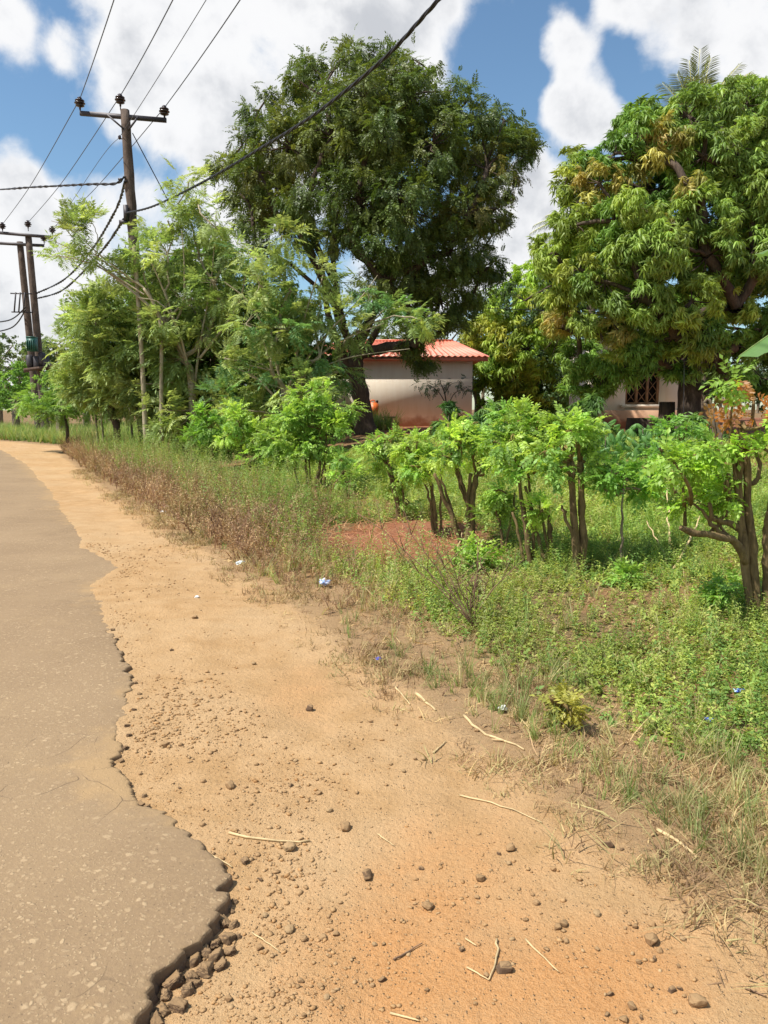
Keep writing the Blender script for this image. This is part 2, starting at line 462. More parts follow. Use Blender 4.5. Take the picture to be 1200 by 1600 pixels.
def mk_ground():
    m, t, b = newmat('sandy_ground'); o = objco(t)
    z = t.node('ShaderNodeSeparateColor'); t.link(attr(t), z.inputs[0])
    red, veg, lit = z.outputs[0], z.outputs[1], z.outputs[2]
    big = t.noise(o, .7, 4, .6); mid = t.noise(o, 5, 5, .6); fine = t.noise(o, 45, 5, .65); grit = t.noise(o, 230, 3, .6)
    c = t.mix(t.ramp(mid, .3, .7), (.40, .232, .098), (.49, .305, .148))
    c = t.mix(t.ramp(big, .4, .68, 0, .75), c, (.50, .335, .18))
    rf = t.math('ADD', red, t.math('MULTIPLY', t.math('SUBTRACT', mid, .5), .7))
    c = t.mix(t.ramp(rf, .2, .95, 0, .95), c, (.475, .215, .068))
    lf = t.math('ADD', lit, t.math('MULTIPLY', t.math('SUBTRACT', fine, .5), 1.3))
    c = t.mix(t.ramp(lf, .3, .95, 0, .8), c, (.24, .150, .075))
    vf = t.math('ADD', veg, t.math('MULTIPLY', t.math('SUBTRACT', mid, .5), .9))
    soil = t.mix(t.ramp(t.noise(o, 1.1, 4, .6), .42, .58), (.115, .085, .035), (.20, .10, .045))
    soil = t.mix(t.ramp(red, .45, .9), soil, (.235, .075, .038))
    c = t.mix(t.ramp(vf, .3, .8), c, soil)
    # grains and small pits of the sand itself
    v = t.voro(o, 95); v2 = t.voro(o, 42)
    g = t.ramp(v.outputs['Distance'], .05, .42)
    sc = t.node('ShaderNodeSeparateColor'); t.link(v.outputs['Color'], sc.inputs[0])
    pick = t.ramp(sc.outputs[0], .80, .86)
    stone = t.mix(sc.outputs[1], (.52, .40, .26), (.30, .18, .09))
    c = t.mix(t.math('MULTIPLY', t.math('MULTIPLY', pick, t.math('SUBTRACT', 1.0, g)), .7), c, stone)
    c = t.mix(t.ramp(grit, .32, .7, .0, .26), c, (.54, .41, .25))
    c = t.mix(t.ramp(grit, .5, .3, 0, .35), c, (.19, .105, .05))
    t.link(c, b.inputs['Base Color'])
    b.inputs['Roughness'].default_value = .95; b.inputs['Specular IOR Level'].default_value = .12
    h = t.math('ADD', t.math('MULTIPLY', fine, .55), t.math('MULTIPLY', grit, .22))
    h = t.math('ADD', h, t.math('MULTIPLY', t.math('MULTIPLY', pick, t.math('SUBTRACT', 1.0, g)), .35))
    h = t.math('ADD', h, t.math('MULTIPLY', mid, .8))
    t.link(t.bump(h, .9, .026), b.inputs['Normal'])
    return m
M['ground'] = mk_ground()

def mk_asphalt():
    m, t, b = newmat('dusty_asphalt'); o = objco(t)
    z = t.node('ShaderNodeSeparateColor'); t.link(attr(t), z.inputs[0])
    dust, side = z.outputs[0], z.outputs[1]
    big = t.noise(o, .9, 5, .6); mid = t.noise(o, 7, 5, .6); fine = t.noise(o, 60, 5, .7)
    c = t.mix(t.ramp(big, .3, .7), (.226, .150, .083), (.278, .189, .106))
    c = t.mix(t.ramp(fine, .35, .7, 0, .5), c, (.30, .205, .108))
    mp = t.node('ShaderNodeMapping'); mp.inputs['Scale'].default_value = (1, 1.0, 1); mp.inputs['Rotation'].default_value = (0, 0, .35); t.link(o, mp.inputs[0])
    wv = t.node('ShaderNodeMix'); wv.data_type = 'VECTOR'
    nz = t.node('ShaderNodeTexNoise'); nz.inputs['Scale'].default_value = 28; t.link(o, nz.inputs['Vector'])
    wv.inputs[0].default_value = .03; t.link(mp.outputs[0], wv.inputs[4]); t.link(nz.outputs['Color'], wv.inputs[5])
    chips = []
    for sc_, lo, hi, th in ((26, .18, .42, .55), (48, .2, .44, .42), (95, .2, .45, .40)):
        v = t.voro(wv.outputs[1], sc_)
        s = t.node('ShaderNodeSeparateColor'); t.link(v.outputs['Color'], s.inputs[0])
        chips.append(t.math('MULTIPLY', t.ramp(v.outputs['Distance'], hi, lo), t.math('MULTIPLY', t.ramp(s.outputs[0], th, th + .12), s.outputs[1])))
    worn = t.ramp(t.noise(o, 1.6, 4, .6), .35, .62, .35, 1.0)
    ch = t.math('MULTIPLY', t.math('MAXIMUM', t.math('MAXIMUM', chips[0], chips[1]), t.math('MULTIPLY', chips[2], .8)), worn, clamp=True)
    c = t.mix(t.math('MULTIPLY', ch, .9), c, (.45, .325, .19))
    pit = t.ramp(t.noise(o, 95, 3, .6), .36, .26)
    c = t.mix(t.math('MULTIPLY', pit, .6), c, (.09, .06, .04))
    dn = t.math('ADD', dust, t.math('MULTIPLY', t.math('SUBTRACT', mid, .5), 1.2))
    c = t.mix(t.ramp(dn, .45, 1.0, 0, .85), c, (.36, .235, .115))
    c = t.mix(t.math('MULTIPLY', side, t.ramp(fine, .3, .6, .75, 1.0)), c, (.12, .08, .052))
    # hairline cracks, mostly near the crumbling edge
    cw = t.node('ShaderNodeMix'); cw.data_type = 'VECTOR'; cw.inputs[0].default_value = .12
    nz2 = t.node('ShaderNodeTexNoise'); nz2.inputs['Scale'].default_value = 5; t.link(o, nz2.inputs['Vector']); t.link(o, cw.inputs[4]); t.link(nz2.outputs['Color'], cw.inputs[5])
    cv = t.voro(cw.outputs[1], 3.6, 'DISTANCE_TO_EDGE')
    crack = t.math('MULTIPLY', t.ramp(cv.outputs['Distance'], .012, .003), t.math('MULTIPLY', t.ramp(t.noise(o, 2.1, 3, .5), .53, .62), t.ramp(dust, .17, .30)))
    c = t.mix(t.math('MULTIPLY', crack, .45), c, (.07, .045, .03))
    c = t.mix(t.ramp(t.noise(o, 2.6, 6, .7), .52, .75, 0, .35), c, (.34, .235, .125))
    t.link(c, b.inputs['Base Color'])
    b.inputs['Roughness'].default_value = .8; b.inputs['Specular IOR Level'].default_value = .3
    h = t.math('ADD', t.math('MULTIPLY', ch, .6), t.math('MULTIPLY', fine, .7))
    h = t.math('SUBTRACT', h, t.math('MULTIPLY', t.math('ADD', pit, crack), .5))
    t.link(t.bump(h, .55, .008), b.inputs['Normal'])
    return m
M['asphalt'] = mk_asphalt()

def mk_wall():
    m, t, b = newmat('stained_limewash'); o = objco(t)
    sx = t.node('ShaderNodeSeparateXYZ'); t.link(o, sx.inputs[0])
    mp = t.node('ShaderNodeMapping'); mp.inputs['Scale'].default_value = (3, 3, .35); t.link(o, mp.inputs[0])
    st_ = t.noise(mp.outputs[0], 1.6, 5, .65); n = t.noise(o, 2.2, 5, .6)
    c = t.mix(t.ramp(st_, .35, .7), (.78, .67, .53), (.83, .735, .60))
    hgt = t.math('ADD', sx.outputs[2], t.math('MULTIPLY', t.math('SUBTRACT', n, .5), .9))
    c = t.mix(t.ramp(hgt, .52, .06), c, (.40, .22, .13))
    t.link(t.mix(1.0, c, attr(t), 'MULTIPLY'), b.inputs['Base Color'])
    b.inputs['Roughness'].default_value = .92
    t.link(t.bump(t.noise(o, 30, 4), .3, .01), b.inputs['Normal'])
    return m
M['wall'] = mk_wall()
def mk_roof():
    m, t, b = newmat('red_roof_sheet'); o = objco(t)
    n = t.noise(o, 1.5, 5, .6); n2 = t.noise(o, 14, 4)
    c = t.mix(t.ramp(n, .3, .7), (.60, .17, .10), (.70, .235, .145))
    c = t.mix(t.ramp(n2, .55, .8, 0, .35), c, (.48, .17, .10))
    t.link(c, b.inputs['Base Color']); b.inputs['Roughness'].default_value = .5
    return m
M['roof'] = mk_roof()

# ---------------------------------------------------------------- sky, clouds, sun
SUN_AZ, SUN_EL = math.radians(-114), math.radians(57)
SUNV = np.array([math.sin(SUN_AZ) * math.cos(SUN_EL), math.cos(SUN_AZ) * math.cos(SUN_EL), math.sin(SUN_EL)])
SKY_STRENGTH = 0.085
def mk_world():
    w = bpy.data.worlds.new('World'); SC.world = w; w.use_nodes = True
    t = NT(w.node_tree); bg = t.n['Background']
    sky = t.node('ShaderNodeTexSky', sky_type='NISHITA', sun_disc=False)
    sky.sun_elevation = SUN_EL; sky.sun_rotation = SUN_AZ; sky.air_density = 1.1; sky.dust_density = .35; sky.ozone_density = 3.0
    d = t.node('ShaderNodeTexCoord').outputs['Generated']
    blobs = [(300,70,180,1),(440,110,190,1),(570,40,150,1),(225,140,84,.85),(370,200,110,.9),(195,60,56,.8),(640,-60,190,.9),(420,-120,260,1),(470,230,120,.7),(330,240,90,.6),
      (878,98,46,.75),(912,122,56,.8),(945,165,54,.8),(900,180,50,.75),(862,208,42,.7),(970,190,40,.6),(846,104,30,.5),(935,90,30,.5),
      (985,0,62,1),(1080,15,80,1),(1190,85,95,1),(1260,0,170,1),
      (15,300,60,.9),(60,385,90,.9),(150,350,70,.7),(120,440,110,.95),(40,500,120,1),(230,320,55,.55),(260,420,110,.7),(-60,420,160,.9),
      (360,350,75,.8),(820,330,70,1),(850,390,75,1),(795,300,50,.8),(780,420,60,.9),(700,430,120,.6),(600,480,160,.55),
      (5,45,42,.75),(78,22,30,.55),(75,58,24,.4),(-60,20,90,.8),(720,40,22,.35)]
    def dens(vec):
        acc = None
        for u, v, r, k in blobs:
            dd = ray(u, v); dd = dd / np.linalg.norm(dd)
            n = t.node('ShaderNodeVectorMath', operation='DISTANCE'); t.link(vec, n.inputs[0]); n.inputs[1].default_value = tuple(dd)
            R = r / 1200.0 * 1.2
            x = t.node('ShaderNodeMapRange', interpolation_type='SMOOTHSTEP'); t.link(n.outputs['Value'], x.inputs[0])
            x.inputs[1].default_value = R; x.inputs[2].default_value = R * .15; x.inputs[3].default_value = 0; x.inputs[4].default_value = k
            x = t.math('SUBTRACT', 1.0, x.outputs[0]); acc = x if acc is None else t.math('MULTIPLY', acc, x)
        return t.math('SUBTRACT', 1.0, acc)
    def cover(vec):
        # clouds elsewhere in the sky, so that it stays a real sky out of this view too
        n = t.noise(vec, 2.2, 2, .5)
        yy = t.node('ShaderNodeSeparateXYZ'); t.link(vec, yy.inputs[0])
        back = t.ramp(yy.outputs[1], .62, .3)
        return t.math('MULTIPLY', t.ramp(n, .47, .62), back)
    wn = t.node('ShaderNodeTexNoise'); wn.inputs['Scale'].default_value = 5.5; wn.inputs['Detail'].default_value = 5; t.link(d, wn.inputs['Vector'])
    wc = t.node('ShaderNodeVectorMath', operation='SUBTRACT'); t.link(wn.outputs['Color'], wc.inputs[0]); wc.inputs[1].default_value = (.5, .5, .5)
    ws = t.node('ShaderNodeVectorMath', operation='SCALE'); t.link(wc.outputs[0], ws.inputs[0]); ws.inputs['Scale'].default_value = .13
    wd = t.node('ShaderNodeVectorMath', operation='ADD'); t.link(d, wd.inputs[0]); t.link(ws.outputs[0], wd.inputs[1])
    mask = t.math('MAXIMUM', dens(wd.outputs[0]), cover(d))
    wob = t.noise(d, 7, 9, .6, .25); fin = t.noise(d, 22, 7, .6)
    dn = t.math('ADD', mask, t.math('MULTIPLY', t.math('SUBTRACT', wob, .5), 2.0))
    dn = t.math('ADD', dn, t.math('MULTIPLY', t.math('SUBTRACT', fin, .5), .42))
    alpha = t.ramp(dn, .22, .80)
    # depth of cloud: thick bodies are greyer than their sunlit rims; billows from a second noise shifted towards the sun
    sh = t.node('ShaderNodeVectorMath', operation='ADD'); t.link(d, sh.inputs[0]); sh.inputs[1].default_value = tuple(SUNV * .035)
    lit = t.math('SUBTRACT', t.noise(d, 8, 6, .55), t.noise(sh.outputs[0], 8, 6, .55))
    thick = t.ramp(t.math('ADD', dn, t.math('MULTIPLY', lit, -2.0)), .72, 1.5)
    cloud = t.mix(thick, (1.04, 1.04, 1.05), (.66, .68, .72))
    cloud = t.mix(t.ramp(lit, .0, .16, 0, .65), cloud, (1.06, 1.06, 1.06))
    k = t.mix(1.0, cloud, (1 / SKY_STRENGTH,) * 3, 'MULTIPLY')
    cl = t.node('ShaderNodeVectorMath', operation='SCALE'); t.link(cloud, cl.inputs[0]); cl.inputs['Scale'].default_value = CLOUD_K / SKY_STRENGTH
    out = t.mix(t.math('MULTIPLY', alpha, .97), t.mix(1.0, sky.outputs[0], (1.0, 1.12, 1.12), 'MULTIPLY'), cl.outputs[0])
    t.link(out, bg.inputs[0]); bg.inputs[1].default_value = SKY_STRENGTH
CLOUD_K = .62
mk_world()
sl = bpy.data.lights.new('sun', 'SUN'); sl.energy = 4.4; sl.angle = math.radians(.53); sl.color = (1, .955, .88)
so = bpy.data.objects.new('sun', sl); COL.objects.link(so)
so.rotation_euler = Vector(SUNV).to_track_quat('Z', 'Y').to_euler(); so.location = Vector(SUNV) * 60

cam = bpy.data.cameras.new('camera'); cam.sensor_width = 36; cam.lens = 36 * F / 1600; cam.sensor_fit = 'AUTO'; cam.clip_end = 3000; cam.clip_start = .05
co = bpy.data.objects.new('camera', cam); COL.objects.link(co); co.location = (0, 0, CAMZ); co.rotation_euler = (PI / 2 - PITCH, 0, 0)
SC.camera = co
SC.view_settings.view_transform = 'Standard'; SC.view_settings.look = 'None'; SC.view_settings.gamma = 1; SC.view_settings.exposure = 0.6
SC.cycles.use_denoising = True
SC.cycles.max_bounces = 5; SC.cycles.diffuse_bounces = 3; SC.cycles.glossy_bounces = 2; SC.cycles.transmission_bounces = 4; SC.cycles.transparent_max_bounces = 4
SC.cycles.sample_clamp_indirect = 8
# ---------------------------------------------------------------- ground, road, stones
def seq(*segs):
    out = []
    for a, b, st_ in segs: out.append(np.arange(a, b - 1e-6, st_))
    return np.concatenate(out + [[segs[-1][1]]])
def grid_quads(nr, nc):
    i = np.arange(nr - 1)[:, None] * nc; j = np.arange(nc - 1)[None]
    return np.stack([i + j, i + j + 1, i + nc + j + 1, i + nc + j], -1).reshape(-1, 4)
SS = seq((-400, -40, 60), (-40, -6, 2), (-6, .8, .2), (.8, 9, .045), (9, 16, .12), (16, 45, .4), (45, 120, 3), (120, 400, 25), (400, 1600, 200))
TT = seq((-1400, -200, 150), (-200, -40, 20), (-40, -6, 3), (-6, -.6, .4), (-.6, 4.5, .045), (4.5, 9, .12), (9, 30, .5), (30, 80, 5), (80, 200, 20), (200, 1400, 150))
S2, T2 = np.meshgrid(SS, TT, indexing='ij')
X2, Y2 = xy(S2, T2)
Z2 = H(X2, Y2)
d2 = T2 - veg_t(S2) + .35 * fbm(X2 * 1.2, Y2 * 1.2, 0, 4, 21)
e2 = T2 - edge_t(S2)
def disc(u, v, ru, rv, amp=1.0):       # soft patch of different earth around a seen place
    c = G(u, v); cx, cy = st(c[0], c[1])
    a = st(*G(u + ru, v)[:2]); b2 = st(*G(u, v - rv)[:2])
    w = math.hypot(a[0] - cx, a[1] - cy); l = math.hypot(b2[0] - cx, b2[1] - cy)
    az = math.atan2(a[1] - cy, a[0] - cx)
    ds, dt = S2 - cx, T2 - cy
    p = ds * math.cos(az) + dt * math.sin(az); q = -ds * math.sin(az) + dt * math.cos(az)
    return amp * np.exp(-((p / w) ** 2 + (q / l) ** 2))
redz = disc(600, 1500, 190, 140, .52) + disc(860, 1560, 220, 90, .45) + disc(720, 1330, 150, 90, .4) + disc(470, 1080, 80, 50, .35) + disc(1000, 1500, 150, 90, .4)
far_red = smooth((T2 - 7.5) / 4) * .9 * (1 - smooth((S2 - 27) / 6))
mound = disc(618, 852, 118, 40, 1.7)
redz = redz + far_red + mound + .12
veg = np.maximum(smooth((d2 - .45) / .7), np.clip(mound * 1.5, 0, 1))
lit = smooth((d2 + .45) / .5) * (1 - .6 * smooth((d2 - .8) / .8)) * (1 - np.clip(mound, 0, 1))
Z2 = Z2 + .10 * np.clip(disc(625, 850, 110, 34, 1.0), 0, 1)
farv = smooth((S2 - 28) / 6) * smooth((d2 - .1) / .5)
veg = np.maximum(veg, farv)
gm = MB()
gm.add(np.stack([X2, Y2, Z2], -1).reshape(-1, 3), grid_quads(*S2.shape), None, np.clip(np.stack([redz, veg, lit], -1).reshape(-1, 3), 0, 1))
ground = kind(gm.build('ground', M['ground'], smoothed=True), 'structure')

# road: a dusty sheet of old asphalt with a crumbled edge that stands a few centimetres proud of the verge
RS = seq((-40, -4, 2), (-4, 1.0, .25), (1.0, 7.5, .011), (7.5, 16, .05), (16, 40, .3), (40, 90, 2))
jag = .060 * fbm(RS * 8, 0, 0, 4, 31) + .055 * fbm(RS * 19, 0, 0, 4, 33) + .03 * np.round(3 * fbm(RS * 26, 0, 0, 2, 34)) / 3 + .09 * fbm(RS * 1.5, 0, 0, 3, 35) * smooth((RS - 9) / 5)
ET_ = edge_t(RS) + jag * smooth((RS - .2) / 1)
off = np.array([-.035, -.018, -.004, 0, .006, .016, .032, .06, .1, .16, .26, .42, .7, 1.1, 1.7, 2.5, 3.5, 4.5, 5.6])
zz = np.array([-.075, -.04, -.010, .014, .020, .0225, .024, .026, .028, .03, .032, .034, .037, .043, .05, .058, .06, .055, .04])
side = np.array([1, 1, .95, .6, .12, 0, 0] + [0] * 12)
rs2 = np.repeat(RS[:, None], len(off), 1)
rt2 = ET_[:, None] - off[None]
rt2 = rt2 + (np.arange(len(off))[None] < 3) * .018 * fbm(rs2 * 60, np.arange(len(off))[None] * 3.1, 0, 3, 39)
rx, ry = xy(rs2, rt2)
rz = zz[None] + .010 * fbm(rx * 2, ry * 2, 0, 3, 41) + .006 * fbm(rx * 14, ry * 14, 0, 3, 43) * (off[None] < 1.5)
dustz = np.exp(-off[None] / .22) * (.45 + 1.3 * fbm(rs2 * 1.2, 0, 0, 3, 47)) * (np.arange(len(off))[None] >= 3) + .18
dustz = dustz + .22 * np.exp(-((rs2 - 3.55) / .35) ** 2) * np.exp(-off[None] / .5) + .35 * smooth((rs2 - 8) / 8) * np.exp(-off[None] / .6)
rm = MB()
rm.add(np.stack([rx, ry, rz], -1).reshape(-1, 3), grid_quads(*rs2.shape)[:, ::-1], None, np.clip(np.stack([dustz, np.repeat(side[None], len(RS), 0), dustz * 0], -1).reshape(-1, 3), 0, 1))
road = kind(rm.build('road', M['asphalt'], smoothed=True), 'structure')
sm_ = np.ones((len(RS) - 1, len(off) - 1), bool); sm_[:, :4] = False
road.data.polygons.foreach_set('use_smooth', sm_.ravel())

def ang(a):
    return np.array([[math.cos(a), -math.sin(a), 0], [math.sin(a), math.cos(a), 0], [0, 0, 1]])
# loose gravel nobody could count
def gravel():
    mb = MB(); v0, f0 = icos(1)
    n = 7000
    s = .9 + 9.5 * rng.random(n) ** 1.7; 
    t = edge_t(s) + .03 + rng.exponential(.55, n)
    w = veg_t(s) - edge_t(s)
    k = (t < edge_t(s) + w * 1.05)
    s, t = s[k], t[k]
    x, y = xy(s, t); cl = fbm(x * 1.6, y * 1.6, 0, 3, 51)
    keep = rng.random(len(s)) < np.clip(.35 + 2.2 * cl + .5 * np.exp(-(t - edge_t(s)) / .2), .05, 1)
    x, y, big_ = x[keep], y[keep], np.ones(keep.sum())
    for u, v, ru, rv, m, k_ in ((330,1140,90,45,260,1.7),(440,1225,80,40,200,1.6),(430,1345,75,50,170,1.8),(290,1085,60,30,140,1.6),(250,1135,40,40,160,1.7),(560,1160,90,40,90,1.4),(450,1440,90,50,160,1.6),(540,1510,90,60,180,1.3),(700,1420,140,60,120,1.4),(420,1560,110,40,200,1.4),(820,1380,160,60,70,1.5),(1000,1480,160,70,70,1.5)):
        for _ in range(m):
            g = G0(rng.normal(u, ru * .6), min(1620, rng.normal(v, rv * .6))); s_, t_ = st(*g)
            if t_ > edge_t(s_) + .03 and t_ < veg_t(s_): x = np.append(x, g[0]); y = np.append(y, g[1]); big_ = np.append(big_, k_)
    n = len(x)
    z = H(x, y)
    r = (.0022 + .0050 * rng.random(n) ** 3.0) * big_ * (.6 + .12 * np.hypot(x, y))
    sh = 1 + .35 * rng.normal(size=(n, len(v0), 1)).clip(-1.5, 1.5) * .6
    a = rng.random(n) * 6.28
    st3 = np.stack([1 + .5 * rng.random(n), .7 + .4 * rng.random(n), .5 + .3 * rng.random(n)], -1)
    vv = v0[None] * sh * st3[:, None] * r[:, None, None]
    ca, sa = np.cos(a)[:, None], np.sin(a)[:, None]
    vv = np.stack([vv[..., 0] * ca - vv[..., 1] * sa, vv[..., 0] * sa + vv[..., 1] * ca, vv[..., 2]], -1)
    vv += np.stack([x, y, z + r * .25], -1)[:, None]
    base = np.array([[.42, .265, .125], [.36, .22, .105], [.46, .33, .19], [.28, .175, .09], [.42, .23, .09]])[rng.integers(0, 5, n)]
    c = np.repeat(base * (.85 + .3 * rng.random((n, 1))), len(v0), 0)
    f = (f0[None] + (np.arange(n) * len(v0))[:, None, None]).reshape(-1, 3)
    mb.add(vv.reshape(-1, 3), None, f, c)
    kind(mb.build('gravel', M['stone']), 'stuff')
gravel()
# single stones: five shapes, copied
STONES = []
for k in range(5):
    mb = MB(); v, f = hullrock(k + 1, [34, 26, 40, 22, 30][k], .6, [.3, .5, .1, .6, .3][k])
    mb.add(v, None, f, [(.36, .235, .125), (.28, .175, .09), (.42, .31, .18), (.15, .10, .065), (.35, .21, .10)][k])
    STONES.append(mb)
stone_mesh = []
def put_stone(u, v, wpx, k, label, cat='stone', group=None, name='stone', rz=None, sink=.25, mat='stone', tall=1.0):
    g = G(u, v); d = np.linalg.norm(g - np.array([0, 0, CAMZ]))
    r = wpx / 2 / F * d
    if k not in stone_cache:
        stone_cache[k] = STONES[k].build(name, M[mat], None, (0, 0, 0)); o = stone_cache[k]; fresh = True
    else:
        o = stone_cache[k].copy(); COL.objects.link(o); o.name = name
    o.location = (g[0], g[1], g[2] + r * (.6 * tall - sink)); o.scale = (r, r, r * tall); o.rotation_euler = (random.uniform(-.3, .3), random.uniform(-.3, .3), rz if rz is not None else random.uniform(0, 6.28))
    tag(o, label, cat, group)
    return o
stone_cache = {}
put_stone(788, 1517, 24, 3, 'dark grey-brown stone, biggest on the orange sand, beside crossed straws', rz=.2)
put_stone(574, 1372, 20, 3, 'blackish jagged stone on pale gravel in the middle of the verge', tall=1.3)
put_stone(484, 1110, 13, 3, 'upright dark pebble alone on smooth sand further up the verge', tall=1.4)
put_stone(305, 966, 10, 1, 'small brown stone alone on sand by the far broken road edge')
put_stone(881, 1446, 15, 1, 'brown stone with shaded front on bare sand below the weeds')
put_stone(1018, 1473, 22, 1, 'flat brown stone near the right border of the sand')
put_stone(1090, 1568, 24, 0, 'tan stone in the sandy corner at the bottom right of the photo')
put_stone(383, 1347, 16, 3, 'dark lump of stone right beside the bulge of the broken road edge')
put_stone(452, 1327, 22, 2, 'pale rounded stone in the cluster under the long dry stalk')
put_stone(452, 1455, 17, 2, 'pale round pebble on sand below the dark crumbled asphalt')
put_stone(797, 1328, 16, 1, 'brown stone on smooth sand below the long curved straw')
put_stone(360, 1230, 18, 0, 'tan stone of a little pair on the gravelly patch')
put_stone(258, 1166, 14, 1, 'brown stone next to the dark notch in the road edge')
put_stone(515, 1268, 12, 2, 'cream pebble on sand to the right of the gravelly patch')
put_stone(540, 1295, 20, 0, 'tan flattish stone half sunk right of the long dry stalk')
put_stone(750, 1375, 16, 1, 'brown pebble beside a smaller one on the sand')
put_stone(193, 1352, 7, 1, 'tiny brown pebble standing alone on the asphalt')
put_stone(188, 1533, 8, 0, 'tiny tan pebble on the asphalt near the bottom left of the photo')
put_stone(668, 1418, 20, 0, 'dusty tan stone bedded in the orange sand')
put_stone(950, 1322, 17, 3, 'grey lump lying on sand just below the grass border')
GS = 'loose stones on the verge'
rs_ = np.random.default_rng(77)
n_ = 0
while n_ < 95:
    u, v = rs_.uniform(205, 1180), rs_.uniform(1000, 1595)
    g = G(u, v); s_, t_ = st(g[0], g[1])
    if t_ < edge_t(s_) + .04 or t_ > veg_t(s_) - .1: continue
    if fbm(g[0] * 1.6, g[1] * 1.6, 0, 3, 51) < rs_.uniform(-.25, .2): continue
    put_stone(u, v, rs_.uniform(5, 12) * (.7 + .5 * (v - 1000) / 600), int(rs_.choice([0, 1, 2, 4, 4, 0, 3])), 'small brownish stone lying loose on the sandy verge', group=GS); n_ += 1
# broken lumps of asphalt under the edge
CH = []
chunk_cache = {}
def put_chunk(u, v, wpx, k):
    g = G(u, v); d = np.linalg.norm(g - np.array([0, 0, CAMZ])); r = wpx * .40 / F * d
    if k not in chunk_cache:
        mb = MB(); vv, f = hullrock(60 + k, 20, .8, .8, 5, .55)
        mb.add(vv, None, f, [(.19, .13, .08), (.15, .10, .065), (.23, .16, .10)][k])
        chunk_cache[k] = mb.build('asphalt_chunk', M['stone'], None, (0, 0, 0)); o = chunk_cache[k]
    else:
        o = chunk_cache[k].copy(); COL.objects.link(o)
    o.location = (g[0], g[1], g[2] + r * .12); o.scale = (r, r, r); o.rotation_euler = (random.uniform(-.5, .5), random.uniform(-.5, .5), random.uniform(0, 6.28))
    tag(o, 'crumbled lump of dark asphalt broken off along the road edge', 'asphalt lump', 'lumps broken off the road edge')
for u, v, w in [(345,1445,26),(362,1447,20),(352,1470,30),(333,1478,24),(318,1492,28),(335,1497,30),(355,1490,22),(300,1505,30),(318,1518,34),(342,1512,24),(295,1530,26),
  (268,1540,34),(290,1550,30),(255,1558,26),(275,1575,30),(250,1582,28),(300,1540,20),(240,1598,26),(368,1465,14),(362,1410,14),(358,1425,12),(330,1335,8),(216,1258,14),(226,1262,12),
  (222,1245,12),(186,1190,12),(192,1170,12),(198,1150,10),(194,1135,10),(205,1110,9),(178,1000,9),(172,985,8),(185,1020,8),(208,1068,10),(214,1085,9)]:
    put_chunk(u + 4, v, w, random.randint(0, 2))

# straws and sticks lying about
def stick(a, b, w, label, cat='straw', mat='straw', bow=.0, lift=.006, name='straw', z1=0.0, extra=None):
    pa, pb = G(*a), G(*b)
    n = 9; f = np.linspace(0, 1, n)[:, None]
    p = pa * (1 - f) + pb * f
    d = pb - pa; side_ = np.array([-d[1], d[0], 0])
    p = p + side_ * bow * (np.sin(f * PI)) + .004 * rng.normal(size=p.shape) * np.linalg.norm(d) * 2
    p[:, 2] = H(p[:, 0], p[:, 1]) + lift + z1 * f[:, 0]
    dist = np.linalg.norm((pa + pb) / 2 - np.array([0, 0, CAMZ])); r = w * .36 / F * dist
    mb = MB(); mb.tube(p, np.linspace(r, r * .55, n), 5)
    if extra: 
        for (i, off_) in extra: mb.tube(np.array([p[i], p[i] + off_ * .5 + [0, 0, .004], p[i] + off_]), [r * .6, r * .5, r * .3], 4)
    o = mb.build(name, M[mat], None, pa)
    return tag(o, label, cat)
stick((357,1303),(484,1316),6,'thick dry grass stalk lying across gravel in the middle of the verge',bow=-.06)
stick((718,1245),(846,1287),4,'long curved pale straw on smooth sand left of the grass border',bow=.06)
stick((590,1305),(616,1323),3,'short pale straw alone on sand below the long curved one')
stick((820,1470),(872,1521),4,'single straight straw right of the dark stone on orange sand')
stick((777,1470),(765,1533),5,'straw pointing away from the camera just left of the dark stone',bow=.05)
stick((729,1514),(764,1534),4,'straw meeting another at a point left of the dark stone')
stick((727,1469),(744,1480),4,'short straw bit lying above the crossed straws')
stick((615,1502),(660,1476),4,'thin brown twig on the orange sand left of the crossed straws','twig','twig',name='twig')
stick((617,1073),(641,1102),5,'pale straw bit at the rim of the dry grass, upper of two')
stick((650,1085),(681,1112),8,'broad pale straw at the rim of the dry grass, lower of two')
stick((725,1120),(820,1172),7,'forked pale dry stem along the brown weed border',bow=-.08,extra=[(6,np.array([-.06,.02,0]))])
stick((1025,1298),(1088,1342),9,'thick crooked dry stem at the foot of the right grass border',bow=.05)
stick((320,1333),(362,1356),5,'pale straw resting against the bulge of the broken asphalt')
stick((677,1178),(697,1160),4,'small straw standing out on sand near the weed border')
stick((395,1460),(437,1490),3,'thin straw on pale gravel right of the crumbled asphalt')
stick((1163,1546),(1198,1560),4,'dark twig at the right border of the sand','twig','twig',name='twig')
stick((610,1586),(655,1598),5,'short straw at the bottom of the orange sand')
stick((1047,868),(1040,822),5,'pale dead stick standing up from the grass behind the sapling','stick','straw',name='dead_stick',z1=.42)
stick((1052,892),(1094,842),6,'pale dead stick slanting right over the heap of cut grass','stick','straw',name='dead_stick',z1=.25)
stick((1042,876),(1010,845),4,'pale dead stick slanting left beside the sapling','stick','straw',name='dead_stick',z1=.2)
stick((708,893),(722,850),6,'pale broken branch leaning at the red earth mound','stick','straw',name='dead_stick',z1=.12)
stick((600,838),(648,838),5,'pale stick lying flat on top of the red earth mound','stick','straw',name='dead_stick',lift=.03)
